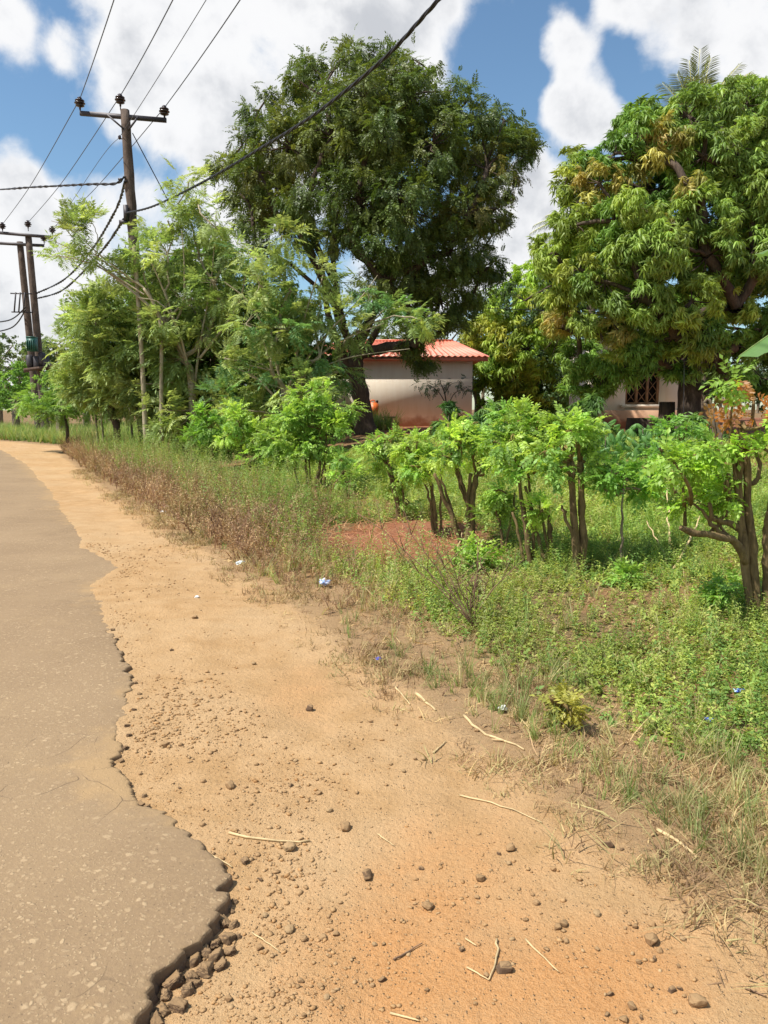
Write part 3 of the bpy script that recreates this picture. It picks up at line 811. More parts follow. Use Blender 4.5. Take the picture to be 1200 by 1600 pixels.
# bare dark twigs standing out of the weeds
def twigbush(u, v, h, label, n=5, lean=0.0):
    b = G(u, v); mb = MB()
    for k in range(n):
        d = np.array([lean + random.uniform(-.35, .35), random.uniform(-.3, .3), 1.0]); L = h * random.uniform(.6, 1)
        f = np.linspace(0, 1, 7)[:, None]
        p = b + d * f * L + np.array([random.uniform(-.3, .3), 0, -.1]) * L * f ** 2 + .015 * rng.normal(size=(7, 3)) * f
        mb.tube(p, np.linspace(.006, .002, 7), 4)
        for j in range(6):
            i = random.randint(2, 5); q = p[i]; dd = np.array([random.uniform(-1, 1), random.uniform(-.6, .6), .8]) * L * .3
            mb.tube([q, q + dd * .5 + [0, 0, .01], q + dd], [.003, .0025, .0012], 3)
    return tag(mb.build('bare_twig_bush', M['twig'], None, b), label, 'bush')
twigbush(745, 985, .95, 'leafless dark reddish twigs leaning over the weeds in front of the red mound', 6, -.45)
twigbush(735, 975, .6, 'low leafless reddish twig bush among the green weeds right of the mound', 7, .2)
twigbush(340, 850, .7, 'bare brown twigs in the dry weeds left of the red mound', 5, -.3)

# litter
def litter(u, v, wpx, col, label, cat='wrapper', seed=0, lift=.3, name='wrapper'):
    g = G(u, v); d = np.linalg.norm(g - np.array([0, 0, CAMZ])); r = wpx / 2 / F * d
    vv, f = icos(3); n = fbm(vv[:, 0] * 2 + seed, vv[:, 1] * 2, vv[:, 2] * 2, 3, 60 + seed)
    rid = np.abs(fbm(vv[:, 0] * 3.5 + seed, vv[:, 1] * 3.5, vv[:, 2] * 3.5, 2, 70 + seed))
    vv = vv * (1 + 1.8 * n - .9 * rid)[:, None] * [1, .8, .5] * r
    mb = MB(); 
    if len(col) == 2:
        w = (fbm(vv[:, 0] / r * 1.5, vv[:, 1] / r * 1.5, seed, 2, 80) > 0)[:, None]
        c = np.where(w, col[0], col[1])
    else: c = col
    mb.add(vv + g + [0, 0, r * lift], None, f, c)
    tag(mb.build(name, M['wrapper'], None, g), label, cat)
litter(376, 882, 14, (.75, .85, .9), 'pale grey crumpled plastic bag at the edge of the dry weeds', 'plastic bag', 1, name='plastic_bag')
litter(255, 803, 13, (.9, .9, .85), 'small white plastic scrap far up in the dry weeds', 'plastic bag', 2, name='plastic_bag')
litter(507, 918, 19, ((.9, .92, .95), (.30, .45, .80)), 'white and blue crumpled wrapper under the green weeds', 'wrapper', 3, .9)
litter(591, 1030, 9, (.05, .10, .75), 'tiny bright blue plastic cap at the rim of the dry grass', 'bottle cap', 4, name='bottle_cap')
litter(1107, 1137, 13, (.03, .10, .55), 'deep blue foil scrap standing among green leaves, lower of two', 'wrapper', 5, 1.8)
litter(1154, 1093, 14, ((.03, .10, .55), (.6, .75, .95)), 'blue and white wrapper among green leaves at the right', 'wrapper', 6, 1.8)
litter(786, 1112, 14, (.88, .86, .80), 'white paper scrap in the brown weed border', 'paper scrap', 7, .8, name='paper_scrap')
litter(308, 934, 8, (.85, .8, .7), 'tiny pale paper scrap on sand beside the far dry grass', 'paper scrap', 8, name='paper_scrap')
# ---------------------------------------------------------------- poles and wires
def beam(mb, a, b, w, h, col=(1, 1, 1)):
    a, b = np.asarray(a, float), np.asarray(b, float); d = b - a; L = np.linalg.norm(d); x = d / L
    y = np.cross([0, 0, 1.0], x); y = y / (np.linalg.norm(y) + 1e-9) if np.linalg.norm(y) > 1e-6 else np.array([0, 1.0, 0])
    z = np.cross(x, y)
    mb.box((a + b) / 2, (L, w, h), np.stack([x, y, z], 1), col)
def insulator(parent, p, k=1.0):
    mb = MB()
    mb.lathe(np.asarray(p), [(.03 * k, 0), (.03 * k, .06 * k), (.07 * k, .08 * k), (.13 * k, .10 * k), (.14 * k, .115 * k), (.07 * k, .14 * k), (.10 * k, .155 * k), (.165 * k, .175 * k), (.17 * k, .195 * k), (.09 * k, .22 * k),
                          (.12 * k, .24 * k), (.15 * k, .26 * k), (.14 * k, .28 * k), (.06 * k, .31 * k), (.075 * k, .34 * k), (.05 * k, .37 * k)], 14)
    o = mb.build('insulator', M['ceramic'], parent, smoothed=True)
    pm = MB(); pm.tube([np.asarray(p) + [0, 0, -.12 * k], np.asarray(p) + [0, 0, .02 * k]], .018 * k, 6); pm.build('pin', M['metal_dark'], o)
    return o
def ground_pt(u, v, Y):
    p = P(u, v, Y); p[2] = Hs(p[0], p[1]) - .1; return p

YP = 26.0
top = P(195, 172, YP); base = ground_pt(231, 715, YP)
pole = thing('utility_pole', 'tall weathered wooden utility pole with three insulators on a steel crossarm, nearest of the poles', 'utility pole', base, None)
mb = MB(); f = np.linspace(0, 1, 24)[:, None]; pp = base * (1 - f) + top * f
mb.tube(pp + .01 * rng.normal(size=pp.shape) * [1, 1, 0], np.linspace(.21, .145, 24) * (1 + .03 * rng.normal(size=24)), 12); mb.build('post', M['pole_wood'], pole, smoothed=True)
iL, iM, iR = P(125, 168, YP - .16), P(188, 163, YP - .02), P(257, 181, YP + .12)
aL, aR = P(125, 177, YP - .16), P(260, 188, YP + .12)
mb = MB(); beam(mb, aL, aR, .10, .13); mb.build('crossarm', M['metal_dark'], pole)
for q, sgn in ((aL, .28), (aR, .28)):
    mb = MB(); beam(mb, q * .36 + (aL + aR) / 2 * .64 + [0, -.1, 0], P(195 + (2 if q is aL else 8), 205, YP) + np.array([0, -.12, 0]), .05, .05); mb.build('brace', M['metal_dark'], pole)
for p in (iL, iM, iR): insulator(pole, p + np.array([0, 0, -.06]))
mb = MB(); p = P(194, 218, YP); mb.tube([p, P(187, 216, YP)], .02, 5); mb.lathe(P(187, 218, YP), [(.02, 0), (.05, .03), (.05, .1), (.02, .13)], 10); mb.build('side_insulator', M['ceramic'], pole)
mb = MB(); p = P(200, 283, YP); beam(mb, p + np.array([-.12, -.2, 0]), P(193, 283, YP) + np.array([-.1, -.2, 0]), .06, .06); mb.build('cable_bracket', M['metal_dark'], pole); mb = MB()
p2 = P(197, 333, YP - .2); mb.box(p2, (.14, .1, .5)); mb.box(p2 + np.array([-.1, 0, -.28]), (.25, .1, .12)); mb.build('cable_clamp', M['metal_dark'], pole)

def lagr(pts, n=40):
    pts = np.asarray(pts, float); Y = pts[:, 1]; y = np.linspace(Y[0], Y[-1], n); out = []
    for yy in y:
        r = np.zeros(3)
        for i in range(len(pts)):
            w = 1.0
            for j in range(len(pts)):
                if i != j: w *= (yy - Y[j]) / (Y[i] - Y[j])
            r += w * pts[i]
        out.append(r)
    return np.array(out)
def poly(pts, n=40):                       # smooth curve by arc parameter
    pts = np.asarray(pts, float); m = len(pts); t = np.linspace(0, m - 1, n); out = []
    for x in t:
        i = min(int(x), m - 2); f = x - i
        p0, p1, p2, p3 = pts[max(i - 1, 0)], pts[i], pts[i + 1], pts[min(i + 2, m - 1)]
        out.append(.5 * (2 * p1 + (p2 - p0) * f + (2 * p0 - 5 * p1 + 4 * p2 - p3) * f * f + (3 * p1 - p0 - 3 * p2 + p3) * f ** 3))
    return np.array(out)
def wire(pts, r, label, mat='wire', name='power_line', cat='power line', twist=0):
    mb = MB()
    if not twist: mb.tube(pts, r, 6)
    else:
        L = np.concatenate([[0], np.cumsum(np.linalg.norm(np.diff(pts, axis=0), axis=1))])
        tan = np.gradient(pts, axis=0); tan /= np.linalg.norm(tan, axis=1)[:, None]
        b = np.cross(tan, [0, 0, 1.0]); b /= np.linalg.norm(b, axis=1)[:, None]; c = np.cross(b, tan)
        for k in range(twist):
            a = L * 2 * PI / .9 + k * 2 * PI / twist
            mb.tube(pts + (np.cos(a)[:, None] * b + np.sin(a)[:, None] * c) * r * .9, r * .9, 5)
    return tag(mb.build(name, M[mat], None, pts[0]), label, cat)
INSV = .24
tops = [q + np.array([0, 0, INSV]) for q in (iL, iM, iR)]
mids = [P(178, 0, 18.6), P(270, 0, 18.7), P(375, 0, 18.9)]
ends = [np.array([9.0, -12, 11.2]), np.array([10.3, -12, 11.5]), np.array([11.6, -12, 11.2])]
nm = ['left insulator', 'middle insulator', 'right insulator']
for k in range(3):
    wire(lagr([tops[k], mids[k], ends[k]]), .013, 'thin overhead line running from the %s of the near pole up over the camera' % nm[k])
wire(lagr([P(187, 214, YP), P(322, 0, 19.5), np.array([10.5, -12, 10.6])]), .009, 'faintest thin line rising from the side insulator of the near pole')
# far pair of poles with the transformer
YF = 44.0
def far_pole(u0, v0, u1, v1, Y, r=.17):
    a, b = P(u0, v0, Y), ground_pt(u1, v1, Y)
    return a, b
tA, bA = far_pole(44, 366, 70, 640, YF); tB, bB = far_pole(31, 378, 60, 640, YF + 1.0)
hp = thing('transformer_pole', 'far pair of dark utility poles carrying a green transformer box and platform', 'transformer pole', bA)
for a, b in ((tA, bA), (tB, bB)):
    mb = MB(); f = np.linspace(0, 1, 12)[:, None]; mb.tube(b * (1 - f) + a * f, np.linspace(.23, .17, 12), 10); mb.build('post', M['pole_wood'], hp, smoothed=True)
cA0, cA1 = P(2, 365, YF), P(84, 372, YF); cB0, cB1 = P(-20, 380, YF + 1), P(71, 385, YF + 1)
for a, b in ((cA0, cA1), (cB0, cB1)):
    mb = MB(); beam(mb, a + np.array([0, -.2, 0]), b + np.array([0, -.2, 0]), .12, .15); mb.build('crossarm', M['metal_dark'], hp)
fi = [P(4, 360, YF - .2), P(44, 357, YF - .2), P(82, 366, YF - .2)]
for p in fi: insulator(hp, p, 1.15)
insulator(hp, P(69, 379, YF + .8), 1.1)
def tbox(name, u0, v0, u1, v1, Y, dep, mat):
    a, b = P(u0, v0, Y), P(u1, v1, Y); mb = MB(); c = (a + b) / 2; w, h = abs(b[0] - a[0]), abs(b[2] - a[2])
    mb.box(c, (w, dep, h)); 
    for k in range(4): mb.box(c + np.array([(k - 1.5) * w / 4, -dep / 2 - .04, -.05 * h]), (w * .06, .08, h * .75))
    mb.box(c + np.array([0, 0, h / 2 + .03]), (w * 1.06, dep * 1.06, .06)); return mb.build(name, M[mat], hp)
tbox('transformer_box', 44, 528, 57, 549, YF - .6, .5, 'green_box')
mb = MB(); beam(mb, P(38, 578, YF - .5), P(89, 572, YF - .5), .2, .16); beam(mb, P(38, 580, YF + 1.4), P(89, 574, YF + 1.4), .2, .16); mb.build('platform', M['old_wood'], hp)
mb = MB()
for u, v in ((47, 560), (58, 562), (66, 556), (72, 560)): mb.lathe(P(u, v + 10, YF - .3), [(.14, -.2), (.2, 0), (.2, .5), (.1, .55)], 8)
mb.build('fuse_gear', M['metal_dark'], hp)
a = P(24, 470, YF - .5); mb = MB()
for k in range(3): mb.tube([a + np.array([.25 * k - .1, 0, -.6]), a + np.array([.25 * k + .05, 0, .45])], .04, 6)
for zz_ in (-.6, .4): beam(mb, a + np.array([-.25, 0, zz_]), a + np.array([.85, 0.2, zz_]), .06, .06)
mb.build('switch_cage', M['metal_dark'], hp)
for k, (s_, e_) in enumerate(zip(tops, fi)):
    e_ = e_ + np.array([0, 0, .3]); m_ = (s_ + e_) / 2 + np.array([0, 0, -.25])
    wire(poly([s_, m_, e_]), .013, 'thin overhead line from the %s of the near pole down to the far pair' % nm[k])
wire(poly([P(187, 214, YP), P(150, 258, YP + 5), P(71, 379, YF + .8)]), .009, 'faint thin lower line between the near pole and the far pair')
# service cables
def through(pts3, n=60): return poly(pts3, n)
cab = [P(197, 333, YP - .25), P(240, 322, 23.6), P(318, 284, 20.2), P(400, 236, 17.4), P(475, 190, 15.4), P(540, 142, 14.0), P(612, 80, 12.9), P(685, 0, 11.9), np.array([2.6, 8.6, 7.9]), np.array([5.2, 3.0, 8.6])]
wire(poly(cab, 260), .019, 'thick black twisted cable sagging from the near pole across the dark tree', 'cable', 'service_cable', 'cable', 3)
wire(poly([P(195, 276, YP - .2), P(180, 287, YP + .2), P(140, 288, YP + 1), P(60, 292, YP + 3), P(-60, 297, YP + 6), P(-300, 290, YP + 12)], 60), .028, 'black cable leaving the near pole towards the left border of the photo', 'cable', 'service_cable', 'cable', 2)
wire(poly([P(196, 283, YP - .2), P(180, 330, YP + 3.5), P(140, 395, YP + 9), P(100, 437, YP + 14), P(58, 458, YF)], 60), .034, 'black cable dropping from the near pole to the far pair, upper of two', 'cable', 'service_cable', 'cable', 2)
wire(poly([P(194, 342, YP - .2), P(165, 385, YP + 4), P(130, 425, YP + 9), P(95, 455, YP + 14), P(60, 466, YF)], 60), .034, 'black cable dropping from the near pole to the far pair, lower of two', 'cable', 'service_cable', 'cable', 2)
wire(poly([P(207, 208, YP), P(262, 312, YP + 1.2), P(330, 440, YP + 2.7), P(410, 600, YP + 4.3)], 12), .016, 'straight guy wire slanting right from the near pole into the foliage', 'cable', 'guy_wire', 'guy wire')
wire(poly([P(40, 480, YF), P(15, 500, YF + 2), P(-30, 505, YF + 5)], 20), .04, 'short drooping cable left of the far pole pair, upper of two', 'cable', 'service_cable', 'cable')
wire(poly([P(40, 484, YF), P(18, 512, YF + 2), P(-30, 522, YF + 5)], 20), .04, 'short drooping cable left of the far pole pair, lower of two', 'cable', 'service_cable', 'cable')
wire(poly([P(690, 480, 30), P(770, 482, 26), P(900, 488, 21), P(1010, 500, 17.5)], 30), .010, 'thin dark wire crossing in front of the pale mango foliage', 'cable', 'service_cable', 'cable')
wire(poly([P(1068, 655, 17), P(1069, 560, 17), P(1069, 470, 17.3)], 12), .007, 'thin grey cord hanging straight down in front of the mango trunk', 'wire', 'hanging_cord', 'cord')
mb = MB(); b = ground_pt(228, 700, 22); 
mb.tube(poly([b, P(224, 600, 22), P(218, 500, 22), P(211, 400, 22), P(209, 385, 22)], 24), np.linspace(.075, .05, 24), 8)
tag(mb.build('bamboo_pole', M['bark_pale'], None, b, True), 'thin pale bamboo pole leaning beside the near utility pole', 'pole')

# ---------------------------------------------------------------- house behind the dark tree
YH = 31.0
def corner(u, Y): p = P(u, 600, Y); return p[0]
gx = Hs(P(620, 600, YH)[0], YH)
x1 = corner(738, YH); x0 = corner(492, YH) - .6; zw = P(738, 559, YH)[2] + .12; zb = gx - .25
HB = np.array([x1, YH, gx])
house = thing('house', 'low pale plastered house with orange-red sheet roof behind the dark tree', 'house', HB)
dep = 6.0
mb = MB(); mb.box(((x0 + x1) / 2, YH + dep / 2, (zb + zw) / 2), (x1 - x0, dep, zw - zb)); mb.build('wall', M['wall'], house)
def roof_sheet(mb, a, b, c, d, waves, amp=.03, nv=2):     # a,b eave ; d,c ridge ; corrugated along a-b
    a, b, c, d = [np.asarray(q, float) for q in (a, b, c, d)]
    n = waves * 6 + 1; u = np.linspace(0, 1, n)
    nrm = np.cross(b - a, d - a); nrm /= np.linalg.norm(nrm)
    rows = []
    for f in np.linspace(0, 1, nv):
        e0 = a * (1 - f) + d * f; e1 = b * (1 - f) + c * f
        rows.append(e0[None] * (1 - u[:, None]) + e1[None] * u[:, None] + nrm * (amp * np.sin(u * waves * 2 * PI))[:, None])
    v = np.array(rows); up = v + nrm * .012
    top_ = np.concatenate([up.reshape(-1, 3), v.reshape(-1, 3)])
    q = grid_quads(nv, n); m = nv * n
    edge = np.array([(i, i + m, i + 1 + m, i + 1) for i in range(n - 1)])
    mb.add(top_, np.concatenate([q, q[:, ::-1] + m, edge]))
ov = .55
ex1 = P(765, 557, YH - .22)[0]; ze = P(765, 557, YH - .22)[2]
ridge_r = P(708, 533, YH + 2.9); ridge_z = ridge_r[2]; rx1 = ridge_r[0]
ex0 = x0 - ov; rx0 = x0 + 1.6
mb = MB()
A_, B_ = (ex0, YH - .22, ze), (ex1, YH - .22, ze); C_, D_ = (rx1, YH + 2.9, ridge_z), (rx0, YH + 2.9, ridge_z)
A2, B2 = (ex0, YH + 6.4, ze), (ex1, YH + 6.4, ze)
roof_sheet(mb, A_, B_, C_, D_, 34); roof_sheet(mb, B_, B2, C_, C_, 24); roof_sheet(mb, B2, A2, D_, C_, 30); roof_sheet(mb, A2, A_, D_, D_, 24)
rf = mb.build('roof', M['roof'], house)
mb = MB(); beam(mb, np.array(D_) + [0, 0, .03], np.array(C_) + [0, 0, .03], .22, .07); mb.build('ridge_cap', M['roof'], rf)
mb = MB(); beam(mb, np.array(A_) + [.05, .05, -.11], np.array(B_) + [-.05, .05, -.11], .03, .14); mb.build('fascia', M['roof'], rf)
# lower porch roof at the left end
pz = P(470, 568, YH - 1.5)[2]; pa, pb = corner(430, YH - 1.8), corner(500, YH - 1.8)
mb = MB(); roof_sheet(mb, (pa, YH - 1.8, pz), (pb, YH - 1.8, pz), (pb, YH + .1, pz + .62), (pa, YH + .1, pz + .62), 12); mb.build('porch_roof', M['roof'], house)
for x in (pa + .1, pb - .1):
    mb = MB(); mb.tube([(x, YH - 1.7, gx - .2), (x, YH - 1.7, pz - .02)], .06, 8); mb.build('porch_post', M['old_wood'], house)
# things at the house wall
Yb = YH - 1.7
tb = ground_pt(592, 660, Yb); tz = P(592, 652, Yb)[2]
table = thing('wooden_bench', 'small dark wooden bench before the pale house wall, right of the trunk', 'bench', tb)
mb = MB(); mb.box((tb[0], Yb, tz), (1.35, .38, .06)); mb.build('seat', M['old_wood'], table)
for dx in (-.5, .5):
    for dy in (-.13, .13):
        mb = MB(); mb.tube([(tb[0] + dx, Yb + dy, tb[2]), (tb[0] + dx * .95, Yb + dy, tz - .025)], .035, 6); mb.build('leg', M['old_wood'], table)
jb = P(583, 650, Yb - .05); jz = tz + .03
can = thing('jerrycan', 'orange plastic jerrycan standing on the dark bench beside the trunk', 'jerrycan', (jb[0] + .02, Yb, jz))
def rbox(c, sz, name, mat, parent, bev):
    bm = bmesh.new(); bmesh.ops.create_cube(bm, size=1); bmesh.ops.scale(bm, vec=sz, verts=bm.verts)
    bmesh.ops.bevel(bm, geom=bm.edges[:] , offset=bev, segments=3, affect='EDGES')
    bm.verts.ensure_lookup_table(); bm.faces.ensure_lookup_table()
    mb = MB(); v = np.array([x.co[:] for x in bm.verts]); q = [[x.index for x in f.verts] for f in bm.faces if len(f.verts) == 4]; t = [[x.index for x in f.verts] for f in bm.faces if len(f.verts) == 3]
    for f in bm.faces:
        if len(f.verts) > 4:
            ids = [x.index for x in f.verts]; t += [[ids[0], ids[i], ids[i + 1]] for i in range(1, len(ids) - 1)]
    bm.free(); mb.add(v + np.asarray(c), q, t); return mb.build(name, M[mat], parent)
cx_, cy_ = jb[0] + .02, Yb
body = rbox((cx_, cy_, jz + .26), (.36, .26, .52), 'body', 'jerrycan', can, .05)
mb = MB(); mb.tube(poly([(cx_ - .12, cy_, jz + .5), (cx_ - .1, cy_, jz + .6), (cx_ + .03, cy_, jz + .6), (cx_ + .05, cy_, jz + .5)], 12), .022, 8); mb.build('handle', M['jerrycan'], can)
mb = MB(); mb.lathe((cx_ + .13, cy_, jz + .5), [(.04, 0), (.04, .06), (.045, .06), (.045, .1), (.03, .11)], 10); mb.build('cap', M['metal_dark'], can)

# ---------------------------------------------------------------- house with the barred window under the mango tree
YW = 25.0
w0, w1 = corner(940, YW), corner(1066, YW)
gw = Hs((w0 + w1) / 2, YW); wtop = P(1000, 520, YW)[2]
cot = thing('cottage', 'dim whitewashed cottage with a brown barred window, half hidden by the mango tree', 'cottage', ((w0 + w1) / 2, YW, gw))
u0, u1, v0, v1 = 978, 1031, 572, 632
ax0, ax1 = corner(u0, YW), corner(u1, YW); az1, az0 = P(1000, v0, YW)[2], P(1000, v1, YW)[2]
wb = MB()
for (xa, xb, za, zb_) in ((w0, ax0, gw - .3, wtop), (ax1, w1, gw - .3, wtop), (ax0, ax1, gw - .3, az0), (ax0, ax1, az1, wtop)):
    wb.box(((xa + xb) / 2, YW + .12, (za + zb_) / 2), (xb - xa, .24, zb_ - za))
wb.box((w1 - .12, YW + 2.2, (gw - .3 + wtop) / 2), (.24, 3.9, wtop - gw + .3)); wb.box((w0 + .12, YW + 2.2, (gw - .3 + wtop) / 2), (.24, 3.9, wtop - gw + .3)); wb.box(((w0 + w1) / 2, YW + 4.2, (gw - .3 + wtop) / 2), (w1 - w0, .2, wtop - gw + .3))
wb.build('wall', M['wall'], cot)
mb = MB(); pl = P(1000, 641, YW)[2]; mb.box(((w0 + w1) / 2 - .1, YW - .25, (gw - .3 + pl) / 2), (w1 - w0 + .5, .5, pl - gw + .3), col=(.62, .42, .32)); mb.build('plinth', M['wall'], cot)
mb = MB(); roof_sheet(mb, (w0 - .5, YW - .7, wtop - .05), (w1 + .4, YW - .7, wtop - .05), (w1 + .4, YW + 4.8, wtop + 1.0), (w0 - .5, YW + 4.8, wtop + 1.0), 22); mb.build('roof', M['metal_dark'], cot)
win = None
fr = MB(); W = ax1 - ax0; Hh = az1 - az0
for k in range(4): fr.box((ax0 + .03 + k * (W - .06) / 3, YW + .1, (az0 + az1) / 2), (.07, .1, Hh))
for z in (az0 + .035, az1 - .035): fr.box(((ax0 + ax1) / 2, YW + .103, z), (W - .08, .09, .07))
win = fr.build('window', M['window_wood'], cot)
gm2 = MB()
for k in range(3):
    xa = ax0 + .065 + k * (W - .06) / 3; xb = xa + (W - .06) / 3 - .07; n = 3
    for j in range(n):
        za, zb_ = az0 + .07 + j * (Hh - .14) / n, az0 + .07 + (j + 1) * (Hh - .14) / n
        gm2.tube([(xa, YW + .07, za), (xb, YW + .07, zb_)], .012, 5); gm2.tube([(xb, YW + .085, za), (xa, YW + .085, zb_)], .012, 5)
gm2.build('diamond_grille', M['window_wood'], win)
mb = MB(); mb.box(((ax0 + ax1) / 2, YW + .21, (az0 + az1) / 2), (W, .03, Hh), col=(.12, .11, .10)); mb.build('dark_panel', M['old_wood'], win)  # near-black panel closing the window opening behind the grille
mb = MB(); mb.box(((ax0 + ax1) / 2, YW - .04, az0 - .05), (W + .25, .22, .09)); mb.build('sill', M['wall'], win)
# stumps by the cottage
def stump(u, v, Y, w, h, label):
    b = ground_pt(u, v, Y); mb = MB(); n = 6
    mb.tube_rings([(b + np.array([0, 0, h * k / 5]), w * (1.15 - .15 * k / 5)) for k in range(n)], 10, (1, 1, 1)); tag(mb.build('tree_stump', M['bark_dark'], None, b, False), label, 'stump')
stump(1040, 680, 20, .2, .95, 'dark upright stump in front of the cottage plinth, right of the window')
stump(1003, 680, 20.5, .42, .55, 'wide low dark stump under the cottage window')
# old basin under the left trees
b = ground_pt(201, 690, 24.5); mb = MB(); mb.lathe(b + np.array([0, 0, .1]), [(.16, 0), (.24, .1), (.27, .42), (.28, .45), (.25, .45), (.22, .1)], 14)
tag(mb.build('bucket', M['metal_dark'], None, b), 'black bucket standing on the ground among the thin trunks at left', 'bucket')
for k, (u, v0_, v1_, lb) in enumerate([(149, 690, 648, 'thin dark stake in the grass, left of the crooked little trunk'), (158, 690, 650, 'slightly leaning thin stake in the grass, next to another one'), (214, 690, 640, 'leaning pale stake beside the black bucket'), (203, 675, 646, 'dark stake right behind the black bucket')]):
    Y = 25 + k * .3; b = ground_pt(u + 3, v0_, Y); mb = MB(); mb.tube(poly([b, (b + P(u, v1_, Y)) / 2 + np.array([.03, 0, 0]), P(u, v1_, Y)], 8), np.linspace(.045, .03, 8), 6)
    tag(mb.build('fence_stake', M['bark_grey'], None, b), lb, 'stake')
# ---------------------------------------------------------------- trees
def unit(n):
    v = rng.normal(size=(n, 3)); return v / np.linalg.norm(v, axis=1)[:, None]
def lobes_from(pix, Y0, D=None, c=None, back=.6, jitter=.25, ext=0.0):
    """pix: (u, v, r_px[, kind]) -> list of (centre, radius, kind); front lobes bulge towards the viewer, a second set fills the far side"""
    out = []
    for p in pix:
        u, v, r = p[:3]; kd = p[3] if len(p) > 3 else 0
        if c is not None:
            q = ((u - c[0]) / c[2]) ** 2 + ((v - c[1]) / c[3]) ** 2
            dy = D * math.sqrt(max(0, 1 - q))
        else: dy = (D or 0) * random.uniform(-1, 1)
        Y = Y0 - dy + random.uniform(-jitter, jitter)
        R = r / F * Y; R = max(R - ext, R * .4)
        out.append((P(u, v, Y), R, kd))
        if c is not None and back and random.random() < back and dy > .3:
            Yb = Y0 + dy * random.uniform(.1, .9); out.append((P(u + random.uniform(-15, 15), v + random.uniform(-15, 15), Yb), max(r / F * Yb - ext, r / F * Yb * .5), kd))
    return out
def clumps_of(lobes, size, density, shell=(.6, 1.02), zsq=.85):
    """clump centres over the outer skin of every lobe, dropping those buried deep in another lobe"""
    C, O, K, L = [], [], [], []
    cs = np.array([l[0] for l in lobes]); rs = np.array([l[1] for l in lobes])
    for i, (c, r, k) in enumerate(lobes):
        n = max(3, int(density * 4 * PI * r * r / (size * size * 3.5)))
        d = unit(n); rad = r * rng.uniform(shell[0], shell[1], n)
        p = c + d * rad[:, None] * np.array([1, 1, zsq])
        dist = np.linalg.norm(p[:, None] - cs[None], axis=2) / rs[None]
        dist[:, i] = 9
        ok = dist.min(1) > .62
        C.append(p[ok]); O.append(d[ok]); K += [k] * int(ok.sum()); L += [i] * int(ok.sum())
    return np.concatenate(C), np.concatenate(O), np.array(K), np.array(L)
def limb_net(trunk_pts, lobes, r_twig, bend=.12, wob=.04):
    """connect every lobe to the trunk or to a lobe nearer to it; returns list of (points, r0, r1)"""
    tp = np.asarray(trunk_pts, float); fork = tp[-1]
    nodes = [(p, -1 - i) for i, p in enumerate(tp)]
    order = sorted(range(len(lobes)), key=lambda i: np.linalg.norm(lobes[i][0] - fork))
    parent, pos = {}, {}
    placed = []
    for i in order:
        c = lobes[i][0]; best, bp = 1e9, None
        dF = np.linalg.norm(c - fork)
        for j in placed:
            p = pos[j]; d = np.linalg.norm(c - p) + .75 * np.linalg.norm(p - fork) * .8
            if np.linalg.norm(p - fork) > dF * .95: continue
            if d < best: best, bp = d, j
        for k in range(max(0, len(tp) - 3), len(tp)):
            d = np.linalg.norm(c - tp[k]) * 1.02 + .05 * (len(tp) - 1 - k)
            if d < best: best, bp = d, -1 - k
        parent[i] = bp; pos[i] = c; placed.append(i)
    cnt = {i: 1 for i in placed}
    for i in reversed(placed):
        if parent[i] >= 0: cnt[parent[i]] += cnt[i]
    out = []
    for i in placed:
        a = pos[parent[i]] if parent[i] >= 0 else tp[-1 - parent[i]]
        b = pos[i]; L = np.linalg.norm(b - a); n = 9; f = np.linspace(0, 1, n)[:, None]
        p = a * (1 - f) + b * f + np.array([random.uniform(-1, 1), random.uniform(-1, 1), random.uniform(-.2, 1)]) * bend * L * np.sin(f * PI)
        p = p + wob * L * .3 * rng.normal(size=p.shape) * np.sin(f * PI)
        r0 = r_twig * math.sqrt(cnt[i]); r1 = r_twig * math.sqrt(max(1, cnt[i] - 1))
        out.append((p, r0, r1))
    return out
def trunk_mesh(trunk_pts, r0, r1, limbs, lobes, C, L, tw, mat, root, col=(1, 1, 1), flare=1.5, n=20, twigs=True):
    mb = MB()
    tp = poly(trunk_pts, n); rr = np.linspace(r0, r1, n); rr[:4] *= np.linspace(flare, 1.05, 4)
    rr = rr * (1 + .05 * rng.normal(size=n))
    mb.tube(tp, rr, 12, col)
    for p, a, b in limbs: mb.tube(p, np.linspace(a, b, len(p)), 7, col, cap=False)
    if twigs:
        for c, l in zip(C, L):
            a = lobes[l][0]; m = (a + c) / 2 + rng.normal(size=3) * .08 * np.linalg.norm(c - a)
            mb.tube([a, m, c], [tw, tw * .7, tw * .35], 4, col, cap=False)
    return mb.build('trunk', mat, root, smoothed=True)
def leaf_dirs(n, out, outw, up, rnd):
    d = out * outw + rng.normal(size=(n, 3)) * rnd; d[:, 2] += up
    return d / (np.linalg.norm(d, axis=1)[:, None] + 1e-9)
